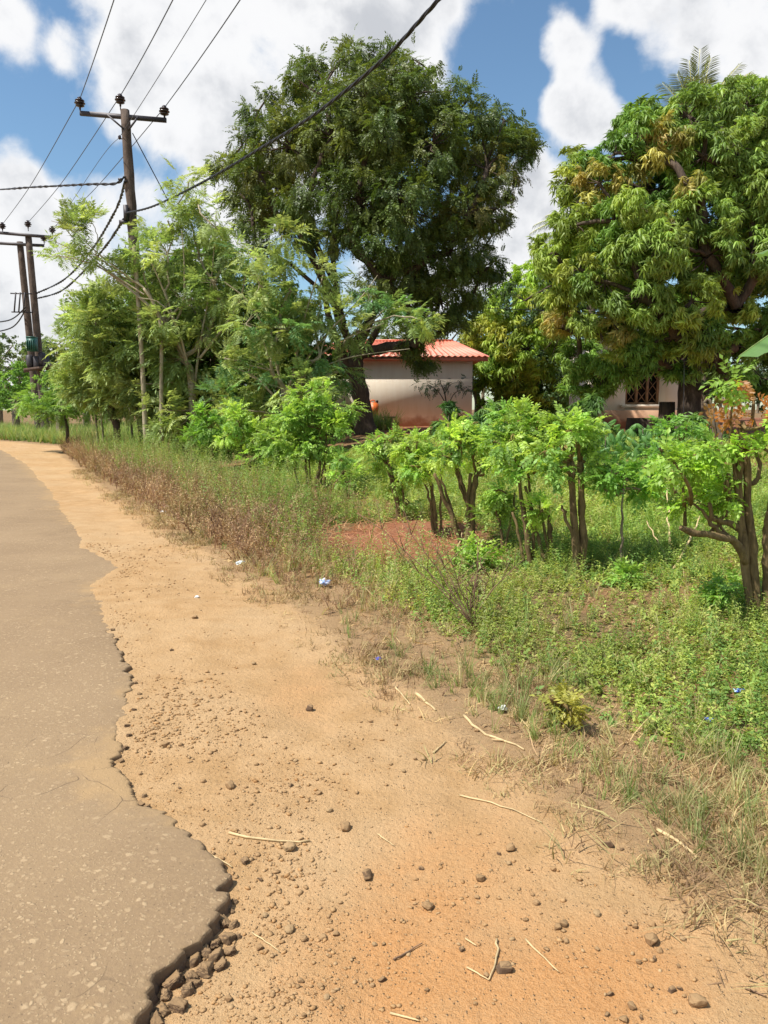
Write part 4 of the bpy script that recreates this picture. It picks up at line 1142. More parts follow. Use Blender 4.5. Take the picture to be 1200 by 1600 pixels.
def crown(mb, T, C, O, per, spread, cols, outw=.8, up=-.1, rnd=.6, sc=(.8, 1.25), zsq=.7, nup=1.0, jit=.12, kcols=None, K=None, cvar=.14):
    n = len(C); idx = np.repeat(np.arange(n), per)
    N = len(idx)
    d = unit(N) * (rng.random(N) ** (1 / 2.2))[:, None] * spread
    d[:, 2] *= zsq
    # keep more of each clump on its outer side
    o = O[idx]; dot = (d * o).sum(1); d = d - (np.minimum(dot, 0) * 1.2)[:, None] * o
    pos = C[idx] + d
    A = leaf_dirs(N, o + d / spread * .7, outw, up, rnd)
    Nn = np.stack([rng.normal(size=N) * .35, rng.normal(size=N) * .35, np.full(N, nup)], -1) + o * .35
    cl = 1 + cvar * rng.normal(size=(n, 1))
    if kcols is not None:
        pal = np.array([kcols[int(k)][rng.integers(0, len(kcols[int(k)]))] for k in K])
        mixk = .15 + rng.random((n, 1)) * .45; pal = pal * (1 - mixk) + np.array(kcols[0])[rng.integers(0, len(kcols[0]), n)] * mixk
    else:
        pal = np.array(cols)[rng.integers(0, len(cols), n)]
    col = (pal * np.clip(cl, .6, 1.5))[idx] * (1 + .10 * rng.normal(size=(N, 1)))
    mb.scatter(T, pos, A, Nn, rng.uniform(sc[0], sc[1], N), np.clip(col, .004, 1), jit)

# --- the big dark tree
YT = 25.0
pix = [(545,92,26),(575,85,24),(610,112,45),(655,98,30),(570,150,62),(700,145,42),(505,150,34),(640,150,55),(470,128,30),(488,105,18),(430,182,36),(402,172,24),(398,205,26),(378,228,30),(362,262,30),(372,300,30),
  (405,270,55),(450,230,62),(520,215,75),(595,215,85),(675,225,75),(738,185,40),(728,160,25),(788,188,30),(775,225,40),(806,235,34),(822,232,20),(812,205,16),(760,265,55),(735,330,60),(775,325,35),(640,320,85),(560,310,75),(485,300,55),(425,325,42),
  (700,395,65),(745,405,42),(762,418,26),(650,420,65),(690,470,52),(742,455,28),(600,440,45),(655,500,36),(645,540,20),(662,560,14),(595,385,55),(470,365,26),(395,345,26),(405,385,24),(545,365,42),(715,500,20)]
kd = {(735,330):1,(760,265):1,(775,325):1}
pix = [p + ((1 if p[:2] in kd else (2 if (p[0] < 480 and 220 < p[1] < 330) else 0)),) for p in pix]
lb = lobes_from(pix, YT, 3.0, (600, 310, 250, 270), .75, ext=.22)
b0 = ground_pt(572, 668, YT); 
tr = [b0, P(566, 630, YT), P(557, 590, YT), P(553, 555, YT)]
root = thing('tree', 'huge dark green dense-crowned tree towering over the low house in the middle', 'tree', b0)
limbs = limb_net(tr, lb, .030, .10)
# the open fork of bare limbs seen at the lower left of the crown
for q in ([(553,560),(535,500),(524,440),(520,385),(530,330)], [(535,500),(500,430),(470,365),(455,320)], [(524,440),(495,385),(480,345),(470,300)], [(553,560),(580,500),(600,440),(640,380)],[(553,575),(600,500),(650,430)],[(548,585),(515,500),(505,430),(500,390)]):
    Ys = YT - np.linspace(0, 1.6, len(q)); limbs.append((poly([P(u, v, y) for (u, v), y in zip(q, Ys)], 14), .13, .05))
C, O, K, L = clumps_of(lb, .60, 1.75, (.35, 1.0))
trunk_mesh(tr, .30, .25, limbs, lb, C, L, .022, M['bark_dark'], root)
mb = MB()
dk = [(.072,.108,.022),(.088,.122,.026),(.058,.094,.02),(.11,.135,.03)]
kc = {0: dk, 1: [(.13,.125,.032),(.15,.13,.034),(.08,.11,.022)], 2: [(.10,.125,.024),(.075,.105,.02),(.125,.125,.028)]}
crown(mb, T_NEEM, C, O, 34, .38, None, .55, -.42, .5, (.75, 1.2), .9, .7, .15, kc, K)
mb.build('crown', M['leaf_dark'], root)

# --- mango trees
def mango(name, label, pix, Y0, D, c, trunk, r0, cols, size=.42, dens=1.0, per=9, back=.55, spread=.36, sc=(.85,1.25), T=T_MANGO, bark='bark_dark', ext=.2, inner=()):
    lb = lobes_from(pix, Y0, D, c, back, ext=ext)
    lb += [(P(u, v, y), r / F * y, 3) for u, v, r, y in inner]
    root = thing(name, label, 'tree', trunk[0])
    C, O, K, L = clumps_of(lb, size, dens, (.6, 1.02), .9)
    trunk_mesh(trunk, r0, r0 * .8, limb_net(trunk, lb, r0 * .12), lb, C, L, .016, M[bark], root)
    mb = MB(); crown(mb, T, C, O, per, spread, None, .9, -.15, .45, sc, .75, 1.0, .14, cols, K); mb.build('crown', M['leaf_mango'], root)
    return root
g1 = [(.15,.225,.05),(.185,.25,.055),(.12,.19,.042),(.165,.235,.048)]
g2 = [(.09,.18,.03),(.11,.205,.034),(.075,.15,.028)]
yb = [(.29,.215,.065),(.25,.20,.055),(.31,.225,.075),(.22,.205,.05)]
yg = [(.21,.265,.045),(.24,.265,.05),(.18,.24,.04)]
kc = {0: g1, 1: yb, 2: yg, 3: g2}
pix = [(882,292,40,2),(935,285,40,1),(1010,560,30,3),(1050,575,22,3),(985,590,16,3),(1110,560,30,0),(1160,600,34,3),(940,590,34,3),(890,590,30,3),(1090,545,28,2),(905,262,28,2),(1000,205,45,3),(1010,175,25,3),(1045,215,42,1),(1018,250,42,1),(960,240,42,3),(925,255,25,3),(1075,182,50,0),(1120,170,45,0),(1165,165,50,0),(1215,180,60,0),(1100,245,55,0),(1068,280,38,1),
  (1150,240,60,0),(1185,300,65,0),(1260,250,90,0),(900,352,48,2),(868,395,42,2),(905,420,40,2),(960,345,45,3),(1000,325,50,2),(1025,385,65,0),(985,400,45,2),(1100,340,60,0),(1105,400,60,0),(1180,390,65,0),(1260,380,90,0),(945,440,50,0),(1050,352,30,1),
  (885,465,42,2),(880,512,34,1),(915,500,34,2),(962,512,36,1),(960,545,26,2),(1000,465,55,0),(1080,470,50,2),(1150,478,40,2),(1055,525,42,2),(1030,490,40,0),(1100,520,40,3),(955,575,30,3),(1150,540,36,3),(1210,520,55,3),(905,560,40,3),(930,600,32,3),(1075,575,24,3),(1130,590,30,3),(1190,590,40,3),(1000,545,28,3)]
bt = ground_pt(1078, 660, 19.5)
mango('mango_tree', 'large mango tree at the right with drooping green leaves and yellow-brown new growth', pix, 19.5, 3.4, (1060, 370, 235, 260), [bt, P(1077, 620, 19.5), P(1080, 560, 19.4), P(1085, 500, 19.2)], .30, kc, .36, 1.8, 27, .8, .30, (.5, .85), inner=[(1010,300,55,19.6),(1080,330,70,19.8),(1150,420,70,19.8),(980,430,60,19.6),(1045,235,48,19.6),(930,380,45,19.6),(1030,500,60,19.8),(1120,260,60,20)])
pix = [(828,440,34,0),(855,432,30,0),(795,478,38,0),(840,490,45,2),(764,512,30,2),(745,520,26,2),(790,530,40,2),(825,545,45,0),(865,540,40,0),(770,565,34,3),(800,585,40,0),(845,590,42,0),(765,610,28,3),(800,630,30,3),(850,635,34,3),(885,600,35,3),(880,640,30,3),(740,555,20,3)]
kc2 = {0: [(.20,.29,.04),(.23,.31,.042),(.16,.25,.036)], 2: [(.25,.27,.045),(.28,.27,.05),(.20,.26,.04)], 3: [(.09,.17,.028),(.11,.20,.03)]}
bt = ground_pt(793, 655, 38.5)
mango('mango_tree', 'lighter yellow-green mango tree just right of the pale house', pix, 38.5, 3.0, (815, 540, 90, 115), [bt, P(792, 640, 38.5), P(798, 605, 38.4), P(805, 560, 38.3)], .26, kc2, .55, 2.4, 14, .5, .5, (1.0, 1.6))

# --- trees behind the houses
pix = [(700,470,36),(735,485,34),(680,500,36),(715,520,40),(750,520,34),(660,480,34),(640,520,40),(770,490,24),(700,545,30),(740,550,30),(600,540,40),(560,530,40),(790,520,30)]
gg = [(.075,.105,.035),(.09,.12,.04),(.065,.09,.03)]
bt = ground_pt(690, 640, 43); mango('tree', 'greyish green tree behind the red roof, under the dark tree', pix, 43, 3, (690, 520, 120, 70), [bt, P(690, 600, 43), P(692, 560, 43)], .3, {0: gg}, .9, 1.0, 14, .3, .8, (1.3, 2), T_BROAD)
pix = [(820,470,40),(900,440,60),(960,420,60),(880,520,70),(960,520,70),(1040,540,60),(1120,560,60),(1200,560,60),(900,590,50),(1000,590,50),(1100,600,40),(1250,500,90),(1330,480,110),(1180,610,40)]
bt = ground_pt(1100, 655, 33); mango('tree', 'dark green tree behind the cottage and the large mango tree', pix, 33, 3, (1060, 520, 260, 110), [bt, P(1100, 620, 33), P(1095, 580, 33)], .35, {0: [(.03,.06,.015),(.04,.07,.018)]}, .75, 1.0, 12, .2, .7, (1.2, 1.8), T_BROAD)

# --- dark broadleaf thicket tree behind the feathery ones
pix = [(150,500,36),(175,540,46),(135,570,40),(165,610,40),(200,500,40),(240,460,36),(290,420,34),(380,450,46),(430,470,40),(470,500,40),(480,600,46),(510,560,40),(400,650,40),(330,655,36),(270,650,36),(450,655,36),(300,470,52),(345,445,50),(385,500,58),(330,550,65),(265,540,50),(425,560,50),(300,610,45),(385,610,48),(350,600,48),(440,610,40),(235,500,40),(255,600,42),(420,500,40),(215,560,40),(330,400,30),(460,560,40),(200,620,35)]
bt = ground_pt(372, 680, 26.5)
mango('tree', 'dark broad-leaved tree mostly hidden behind the feathery trees', pix, 26.5, 1.2, (330, 530, 220, 150), [bt, P(372, 640, 26.5), P(365, 590, 26.5)], .24, {0: [(.07,.13,.03),(.09,.165,.036),(.12,.20,.042)]}, .46, 2.2, 13, .3, .45, (1.1, 1.9), T_BROAD, 'bark_grey')

# --- feathery trees: stems, pale branches and flat sprays of fine leaves
def feathery(label, pix, Y0, D, trunk, r0, cols, dens=1.0, per=9, size=.5, spread=.42, bare=(), name='feathery_tree', group=None, sc=(.8, 1.3), up=.12, mat='bark_pale', outw=.75):
    lb = lobes_from(pix, Y0, D, None, 0, .5, ext=.2)
    root = thing(name, label, 'tree', trunk[0], group)
    C, O, K, L = clumps_of(lb, size, dens * 2.6, (.2, 1.05), .85)
    limbs = limb_net(trunk, lb, r0 * .16, .14, .06)
    for q, ra, rb in bare: limbs.append((poly([P(*p) for p in q], 12), ra, rb))
    trunk_mesh(trunk, r0, r0 * .75, limbs, lb, C, L, .011, M[mat], root, flare=1.25)
    mb = MB(); crown(mb, T_FEATHER, C, O, int(per * 1.7), spread * 1.1, cols, outw, up, .5, (sc[0] * 1.1, sc[1] * 1.15), .55, 1.4, .1, None, None, .16); mb.build('crown', M['leaf_feather'], root)
    return root
fc = [(.175,.235,.085),(.205,.26,.092),(.145,.205,.07),(.23,.275,.10)]
fd = [(.11,.19,.045),(.13,.22,.048),(.15,.25,.052)]
b = ground_pt(184, 690, 24)
feathery('feathery light green tree leaning over the roadside grass at left, crooked dark trunk', [(150,500,44),(190,478,40),(128,545,40),(178,555,52),(222,530,46),(235,580,46),(148,595,42),(195,612,44),(118,500,26),(110,560,26),(215,640,26),(250,625,34),(160,462,26),(130,610,30)], 23.6, .9,
   [b, P(182, 665, 24), P(174, 645, 24), P(178, 615, 23.9)], .13, fc, 1.25, 10, mat='bark_dark')
b = ground_pt(300, 690, 22.5)
bare = [([(300,640,22.5),(290,560,22.3),(262,470,22.1),(232,400,22)], .06, .015), ([(300,640,22.5),(312,540,22.5),(330,440,22.4),(338,330,22.3)], .045, .008), ([(290,560,22.3),(255,500,22),(190,440,21.8),(140,400,21.7),(92,345,21.6)], .045, .008),
        ([(255,500,22),(200,450,21.8),(130,400,21.7),(70,370,21.5)], .03, .006), ([(300,600,22.4),(280,520,22),(252,475,21.8),(215,465,21.7)], .04, .01), ([(262,520,22.3),(285,480,22.2),(288,420,22.1),(284,360,22)], .04, .01), ([(262,500,22.3),(240,490,22.1),(225,472,22)], .05, .02),
        ([(250,520,22.3),(270,490,22.2),(300,465,22.1)], .05, .02), ([(312,560,22.3),(370,480,22.1),(385,420,22)], .04, .01)]
feathery('tall airy feathery tree with thin shoots and pale bare branches right of the near pole', [(262,395,40),(300,352,24),(278,318,20),(295,285,14),(312,400,36),(240,438,36),(335,440,40),(290,470,40),(360,390,20),(255,500,40),(328,520,44),(285,560,46),(240,360,22),(330,350,14),(262,345,18),(225,405,24),(350,480,36),(310,320,12),(250,640,34),(292,645,32),(335,625,36),(232,668,26),(275,680,26),(320,675,26),(215,600,30)], 22.4, .9,
   [b, P(301, 640, 22.5), P(299, 600, 22.4)], .13, fc, .85, 8, .5, .40, bare)
lb_side = [(120,362,20),(150,398,20),(95,402,16),(180,425,20),(110,345,14),(145,350,12),(205,440,24)]
b = ground_pt(250, 690, 21.9)
feathery('thin feathery sapling whose long branch arches left across the near pole and the sky', lb_side, 21.7, .3, [b, P(252, 600, 21.9), P(250, 500, 21.9), P(225, 450, 21.8)], .06, fc, .62, 7, .42, .34, [([(225,450,21.8),(170,410,21.7),(110,358,21.6),(80,345,21.6)], .025, .006), ([(225,460,21.8),(150,415,21.7),(90,400,21.6),(70,405,21.6)], .022, .006)])
b = ground_pt(450, 690, 20.5)
bare = [([(450,660,20.5),(470,590,20.3),(520,540,20.1),(600,505,20)], .05, .01), ([(450,660,20.5),(430,560,20.4),(395,480,20.2),(350,440,20)], .05, .012), ([(450,640,20.5),(480,560,20.4),(560,470,20.2),(590,430,20.1)], .045, .008), ([(440,600,20.4),(420,500,20.2),(405,400,20.1)], .04, .008),
        ([(455,600,20.4),(475,500,20.2),(500,420,20.1)], .04, .008), ([(470,590,20.3),(540,560,20.1),(640,545,19.9)], .03, .006), ([(445,640,20.4),(400,590,20.2),(350,570,20)], .04, .01)]
feathery('spreading feathery tree with pale crossing branches left in front of the red roof', [(430,398,30),(405,445,40),(455,455,42),(385,505,44),(440,515,50),(500,485,38),(535,497,30),(575,455,18),(600,485,26),(640,487,16),(655,500,12),(555,520,22),(500,560,30),(425,580,44),(470,605,40),(530,580,22),(380,640,36),(455,645,34),(500,635,28),(385,585,38),(350,560,34),(395,400,18),(440,370,14),(505,430,22),(350,630,34),(420,630,36)], 20.4, 1.0,
   [b, P(450, 650, 20.5), P(448, 610, 20.4)], .12, fc + [(.10,.19,.07)], .72, 8, .5, .38, bare)
b = ground_pt(105, 692, 29)
feathery('low umbrella-shaped small tree with a thin straight trunk in the far grass at left', [(60,622,20),(98,618,24),(135,612,24),(165,622,26),(92,640,18),(65,646,13),(125,640,20),(150,640,20),(45,632,12),(180,600,24)], 29, .5, [b, P(105, 668, 29), P(101, 650, 29)], .07, fd, 1.3, 9, .5, .4, mat='bark_dark', up=0)

# --- far trees on the left and all round the horizon
def far_tree(label, pix, Y0, cols, trunkpx, T=T_BROAD, sc=(2.0, 3.2), size=1.1, per=13, group=None, spread=.95):
    lb = lobes_from(pix, Y0, 1.5, None, 0, .8)
    b = ground_pt(*trunkpx, Y0); root = thing('tree', label, 'tree', b, group)
    C, O, K, L = clumps_of(lb, size, 1.0, (.5, 1.02), .9)
    t = [b, b + np.array([0, 0, 1.5]), np.mean([l[0] for l in lb], 0) - np.array([0, 0, .8])]
    trunk_mesh(t, .25, .2, limb_net(t, lb, .05), lb, C, L, .03, M['bark_grey'], root)
    mb = MB(); crown(mb, T, C, O, per, spread, cols, .8, 0, .6, sc, .8, 1.0, .12); mb.build('crown', M['leaf_feather'], root)
    return root
fg = [(.075,.11,.042),(.09,.13,.046),(.11,.145,.052)]
ft1 = far_tree('dull green tree rising behind the far pole pair', [(60,545,26),(88,540,26),(112,525,30),(100,565,34),(60,580,34),(130,560,30),(35,560,24)], 62, fg, (80, 640))
ft2 = far_tree('greyish tree on the horizon at the left border of the photo', [(10,560,28),(-20,545,34),(30,575,26),(0,590,34),(-50,570,40),(20,540,16)], 70, fg, (0, 640))
ft3 = far_tree('bright green round bush by the road bend at the left border', [(8,600,22),(30,592,24),(52,600,22),(20,625,26),(50,622,24),(-20,610,30),(75,612,20)], 50, [(.10,.19,.035),(.12,.21,.04),(.08,.155,.03)], (25, 650))
ft4 = far_tree('bright green bush half hidden behind the far pole bases', [(85,600,24),(110,605,24),(95,625,22),(130,600,22)], 40, [(.09,.17,.035),(.11,.19,.04)], (95, 650), size=.7, sc=(1.2, 2), spread=.6)
for k, (u, Y) in enumerate([(-45, 62), (-10, 66), (25, 60), (60, 58), (95, 52), (135, 50), (170, 56)]):
    b = ground_pt(u, 650, Y); dup(ft3 if k % 2 else ft4, b, k * 1.3, .8 + .12 * (k % 3), 'green bush of the row behind the far roadside grass', 'bushes behind the far roadside grass')
# unlit horizon beyond: a ring of copies out of the photo's view or far behind its trees
rr_ = np.random.default_rng(3)
for k in range(60):
    a = math.radians(-60 + 120 * k / 59 + rr_.uniform(-1, 1)); dd = rr_.uniform(75, 105)
    x, y = dd * math.sin(a), dd * math.cos(a); s_, t_ = st(x, y)
    if -32 < math.degrees(a) < -18 : continue
    dup([ft1, ft2][k % 2], (x, y, Hs(x, y) - .3), rr_.uniform(0, 6.28), rr_.uniform(.7, .95), 'distant dull green tree of the belt along the horizon', 'distant trees along the horizon')

# --- palms behind the mango and a banana plant at the right border
def palm(label, u, v, Y, fronds, L, col=(.075,.10,.035)):
    top_ = P(u, v, Y); b = ground_pt(u + 10, 660, Y); root = thing('palm_tree', label, 'palm tree', b)
    mb = MB(); mb.tube(poly([b, (b + top_) / 2 + [.2, 0, 0], top_], 16), np.linspace(.2, .13, 16), 10); mb.build('trunk', M['bark_grey'], root, smoothed=True)
    for (az, el, k) in fronds:
        az, el = math.radians(az), math.radians(el); n = 14; f = np.linspace(0, 1, n)
        d0 = np.array([math.sin(az) * math.cos(el), -math.cos(az) * math.cos(el) * .6, math.sin(el)])
        p = top_ + d0 * (L * k * f)[:, None] + np.array([0, 0, -1.0]) * (L * k * .38 * f ** 2.4)[:, None] * math.cos(el)
        mb = MB(); mb.tube(p, np.linspace(.035, .008, n), 4, (.5, .5, .3))
        tan = np.gradient(p, axis=0); tan /= np.linalg.norm(tan, axis=1)[:, None]
        m = 46; ff = np.linspace(.08, .99, m); q = np.stack([np.interp(ff, f, p[:, i]) for i in range(3)], 1); tq = np.stack([np.interp(ff, f, tan[:, i]) for i in range(3)], 1)
        sd = np.cross(tq, [0, 0, 1.0]); sd /= np.linalg.norm(sd, axis=1)[:, None] + 1e-9
        T = tmpl([leaf_long(.75, .05, .45)])
        for sg in (1, -1):
            A = tq * .75 + sd * sg + rng.normal(size=(m, 3)) * .08
            mb.scatter(T, q, A, np.cross(tq, A) * -sg + [0, 0, .3], (1 - .55 * ff ** 2) * (L / 3.2), np.array(col), .2)
        mb.build('frond', M['leaf_mango'], root)
palm('coconut palm with spiky fronds rising above the crown of the large mango tree', 1085, 204, 31, [(-70,55,.9),(-50,62,.9),(-30,68,1.0),(-8,78,1.05),(15,70,1),(40,55,1.15),(60,52,1.15),(75,40,.9),(-85,35,.8),(120,40,.8),(180,30,.8),(-140,45,.8),(-18,55,.9),(8,60,.8)], 2.9, (.11,.13,.06))
palm('thin palm with few fronds peeping out at the left rim of the large mango tree', 912, 350, 30, [(-75,10,1.0),(-80,-8,.9),(-60,25,.9),(-20,60,1.0),(10,70,.9),(60,40,.8),(120,40,.8),(-95,20,.9)], 2.2, (.05,.07,.035))
palm('young palm showing two pale fronds above the right end of the red roof', 735, 590, 37, [(-25,62,1.0),(8,72,1.0),(40,50,.7),(-70,40,.8),(80,30,.8)], 2.4, (.16,.22,.07))
def banana():
    Y = 9.3; b = ground_pt(1300, 760, Y); root = thing('banana_plant', 'banana plant at the right border, only a big folded leaf tip reaching into the photo', 'banana plant', b)
    tp = b + np.array([0, 0, 1.7]); mb = MB(); mb.tube(poly([b, (b + tp) / 2, tp], 8), np.linspace(.13, .08, 8), 12, (.13, .16, .06)); mb.build('stem', M['leaf_mango'], root, smoothed=True)
    def bl(pts, w, fold):
        p = poly([np.asarray(q, float) for q in pts], 26); mb = MB(); n = 26; f = np.linspace(0, 1, n)
        tan = np.gradient(p, axis=0); tan /= np.linalg.norm(tan, axis=1)[:, None]; sd = np.cross(tan, [0, 0, 1.0]); sd /= np.linalg.norm(sd, axis=1)[:, None]; up = np.cross(sd, tan)
        prof = w * np.clip(np.sin(np.clip((f - .12) / .88, 0, 1) * PI) ** .55, 0, 1) + .01
        rows = []
        for k, x in enumerate((-1, -.5, 0, .5, 1)):
            rows.append(p + sd * (prof * x)[:, None] - up * (np.abs(x) * prof * fold)[:, None] + up * (.012 * np.sin(f * 60 + k) * abs(x))[:, None])
        v = np.stack(rows, 1).reshape(-1, 3); mb.add(v, grid_quads(n, 5), None, (.085, .16, .05)); mb.tube(p, np.linspace(.022, .005, n), 5, (.18, .24, .08)); mb.build('leaf', M['leaf_mango'], root, smoothed=True)
    bl([tp, P(1265, 490, Y), P(1215, 515, Y - .1), P(1155, 556, Y - .2)], .27, .55)
    bl([tp, P(1280, 400, Y + .3), P(1240, 380, Y + .5), P(1180, 398, Y + .7)], .22, .3)
    bl([tp, tp + [.5, .3, .9], tp + [1.2, .5, 1.0], tp + [1.8, .6, .4]], .28, .4)
    bl([tp, tp + [.1, -.4, .9], tp + [.6, -1.0, 1.1], tp + [1.0, -1.5, .6]], .28, .4)
banana()
# ---------------------------------------------------------------- hedge shrubs, low plants, weeds
def shrub(label, base, lobes, stems, cols, T=None, dens=1.0, per=9, size=.17, spread=.15, name='hedge_shrub', cat='shrub', group=None, sc=(.75, 1.2), bark='bark_hedge', leafmat='leaf_hedge', extra=None, D=.22, up=.1, outw=.7, lift=0):
    b = np.asarray(base, float); Y = b[1]
    root = thing(name, label, cat, b, group)
    lb = lobes_from([(q[0], q[1] + lift / Y, q[2]) for q in lobes], Y, D, None, 0, .12, ext=.125)
    C, O, K, L = clumps_of(lb, size, dens * 2.4, (.2, 1.02), .6)
    spread = spread * .85; stems = [(q, a * .62, c_ * .62) for q, a, c_ in stems]
    for q, a, c_ in list(stems):
        if a > .02:
            k_ = random.uniform(-.09, .09); stems.append(([np.asarray(x) + np.array([k_ * (.5 + j_ / len(q)), k_ * .3, 0]) for j_, x in enumerate(q)], a * .6, c_ * .6))
    mb = MB()
    for q, r0, r1 in stems:
        n = 14; p = poly([np.asarray(x) for x in q], n); p = p + .006 * rng.normal(size=p.shape)
        mb.tube(p, np.linspace(r0, r1, n) * (1 + .10 * rng.normal(size=n)), 9, (1, 1, 1))
    tips = np.concatenate([poly([np.asarray(x) for x in q], 8)[2:] for q, _, _ in stems])
    for c, r, k in lb:
        a = tips[np.argmin(np.linalg.norm(tips - c, axis=1) + .4 * np.maximum(tips[:, 2] - c[2], 0))]
        f = np.linspace(0, 1, 6)[:, None]; p = a * (1 - f) + c * f + rng.normal(size=3) * .05 * np.sin(f * PI)
        mb.tube(p, np.linspace(.018, .008, 6), 5, (1.15, 1.15, 1.0))
    for c, l in zip(C, L): mb.tube([lb[l][0], (lb[l][0] + c) / 2 + rng.normal(size=3) * .02, c], [.006, .005, .002], 3, (1.2, 1.4, .9), cap=False)
    mb.build('stem', M[bark], root, smoothed=True)
    mb = MB()
    crown(mb, T or T_GLIR, C, O, int(per * 1.75), spread, cols, outw, up, .5, (sc[0] * .74, sc[1] * .74), .7, 1.3, .13, None, None, .14)
    if extra: extra(mb)
    mb.build('foliage', M[leafmat], root)
    return root
hg = [(.165,.265,.048),(.20,.295,.055),(.125,.22,.042),(.235,.32,.062)]
hd = [(.09,.19,.03),(.12,.22,.034),(.14,.245,.036)]
def S(px, Y0, Y1=None):
    Y1 = Y0 if Y1 is None else Y1
    return [P(u, v, Y0 + (Y1 - Y0) * i / (len(px) - 1)) for i, (u, v) in enumerate(px)]
GH = 'shrubs of the roadside hedge'
b = G(905, 897); Y = b[1]
shrub('hedge shrub on two thick joined trunks, rightmost of the leafy hedge row', b, [(870,692,38),(905,712,34),(862,738,20),(890,672,32),(915,682,24),(850,705,28),(918,725,14),(880,660,26),(905,665,22)],
  [(S([(902,897),(900,850),(895,790),(893,720)], Y), .075, .045), (S([(908,897),(911,850),(909,780),(905,720)], Y), .062, .04), (S([(905,860),(885,810),(878,790)], Y), .03, .02)], hg, None, 1.15, 10)
b = G(827, 884); Y = b[1]
shrub('hedge shrub with several thin splayed trunks and a thick leafy head, second from the right', b, [(800,680,44),(825,705,36),(785,715,30),(812,735,20),(790,652,28),(835,675,30),(772,690,28),(815,655,26),(845,800,12)],
  [(S([(826,884),(824,840),(818,800),(812,740)], Y), .05, .03), (S([(860,872),(860,830),(850,780)], Y), .045, .03), (S([(850,875),(842,840),(832,800),(820,760)], Y), .03, .022), (S([(818,880),(815,850),(800,800)], Y), .03, .02)], hg, None, 1.2, 10)
b = G(735, 858); Y = b[1]
shrub('hedge shrub with a thick vase-shaped pale trunk, right of the red mound', b, [(720,690,40),(692,712,32),(752,695,32),(735,712,28),(700,662,28),(742,660,26),(770,715,20)],
  [(S([(735,858),(737,810),(738,780),(745,740)], Y), .085, .05), (S([(720,850),(705,805),(685,755),(680,740)], Y), .045, .028), (S([(738,800),(725,770),(715,730)], Y), .05, .03)], hg, None, 1.15, 10)
b = G(684, 848); Y = b[1]
shrub('slim hedge shrub with one straight dark trunk beside the red mound', b, [(660,718,34),(642,728,26),(670,728,24),(655,740,18),(635,705,24),(652,690,24)],
  [(S([(684,848),(680,810),(676,770),(668,740)], Y), .05, .03), (S([(690,852),(688,800),(690,770)], Y), .03, .02)], hg, None, 1.1, 10)
b = G(786, 868); Y = b[1]
shrub('thin forked hedge stems with sparse leaves between two thicker shrubs', b, [(775,782,22),(800,800,12),(762,805,13),(790,770,20)],
  [(S([(786,868),(783,830),(775,790),(770,765)], Y), .028, .018), (S([(788,868),(795,830),(800,800),(805,770)], Y), .024, .014)], hg, None, .9, 8)
b = G(745, 890); Y = b[1]
shrub('low leafy shoot at the foot of the hedge trunks, right of the red mound', b, [(745,858,20),(730,875,14),(760,872,15)], [(S([(745,890),(745,870),(744,855)], Y), .012, .008)], hg, T_GLIR2, 1.3, 9, .12, .11)
b = G(625, 818); Y = b[1]
shrub('hedge shrub with dark shaded trunk just left of the red mound end', b, [(592,690,28),(600,720,30),(622,752,28),(635,780,24),(580,705,22),(610,690,22),(632,730,20)],
  [(S([(625,818),(622,790),(615,750),(602,710)], Y), .05, .03), (S([(632,818),(630,780),(628,750)], Y), .03, .02)], hg, None, 1.15, 9)
b = G(545, 780); Y = b[1]
shrub('small round light green hedge shrub in front of the tall olive weeds', b, [(530,718,22),(545,740,22),(520,735,18),(535,755,20)], [(S([(545,780),(542,760),(535,730)], Y), .03, .02)], hg, None, 1.1, 8)
b = G(492, 772); Y = b[1]
shrub('wide bushy hedge shrub with reddish trunks below the roof corner', b, [(490,640,38),(455,655,36),(520,665,34),(480,690,44),(435,690,36),(515,700,26),(450,715,30),(470,620,22),(500,610,16),(545,640,16)],
  [(S([(495,775),(498,740),(502,710),(500,670)], Y), .06, .035), (S([(480,772),(480,740),(475,700)], Y), .05, .03), (S([(510,772),(508,740),(510,700)], Y), .04, .025), (S([(470,770),(462,740),(455,710)], Y), .035, .02)], hg, None, 1.1, 10, .22, .2, sc=(.9, 1.4))
b = G(405, 748); Y = b[1]
shrub('bright hedge shrub in the shade edge, left of the wide bushy one', b, [(400,680,34),(372,658,30),(420,708,28),(390,715,26),(355,680,26),(365,640,22),(412,650,22)], [(S([(405,748),(402,720),(395,690)], Y), .05, .03), (S([(395,748),(385,715),(375,680)], Y), .04, .02)], hg, None, 1.0, 9, .26, .22, sc=(1., 1.5))
b = G(335, 736); Y = b[1]
shrub('leafy green hedge shrub at the left end of the row, against the dark thicket', b, [(330,668,34),(352,690,32),(305,680,26),(330,705,26),(320,645,22),(360,705,20)], [(S([(335,736),(333,710),(330,680)], Y), .05, .03)], hd, None, 1.0, 9, .28, .24, sc=(1., 1.5))

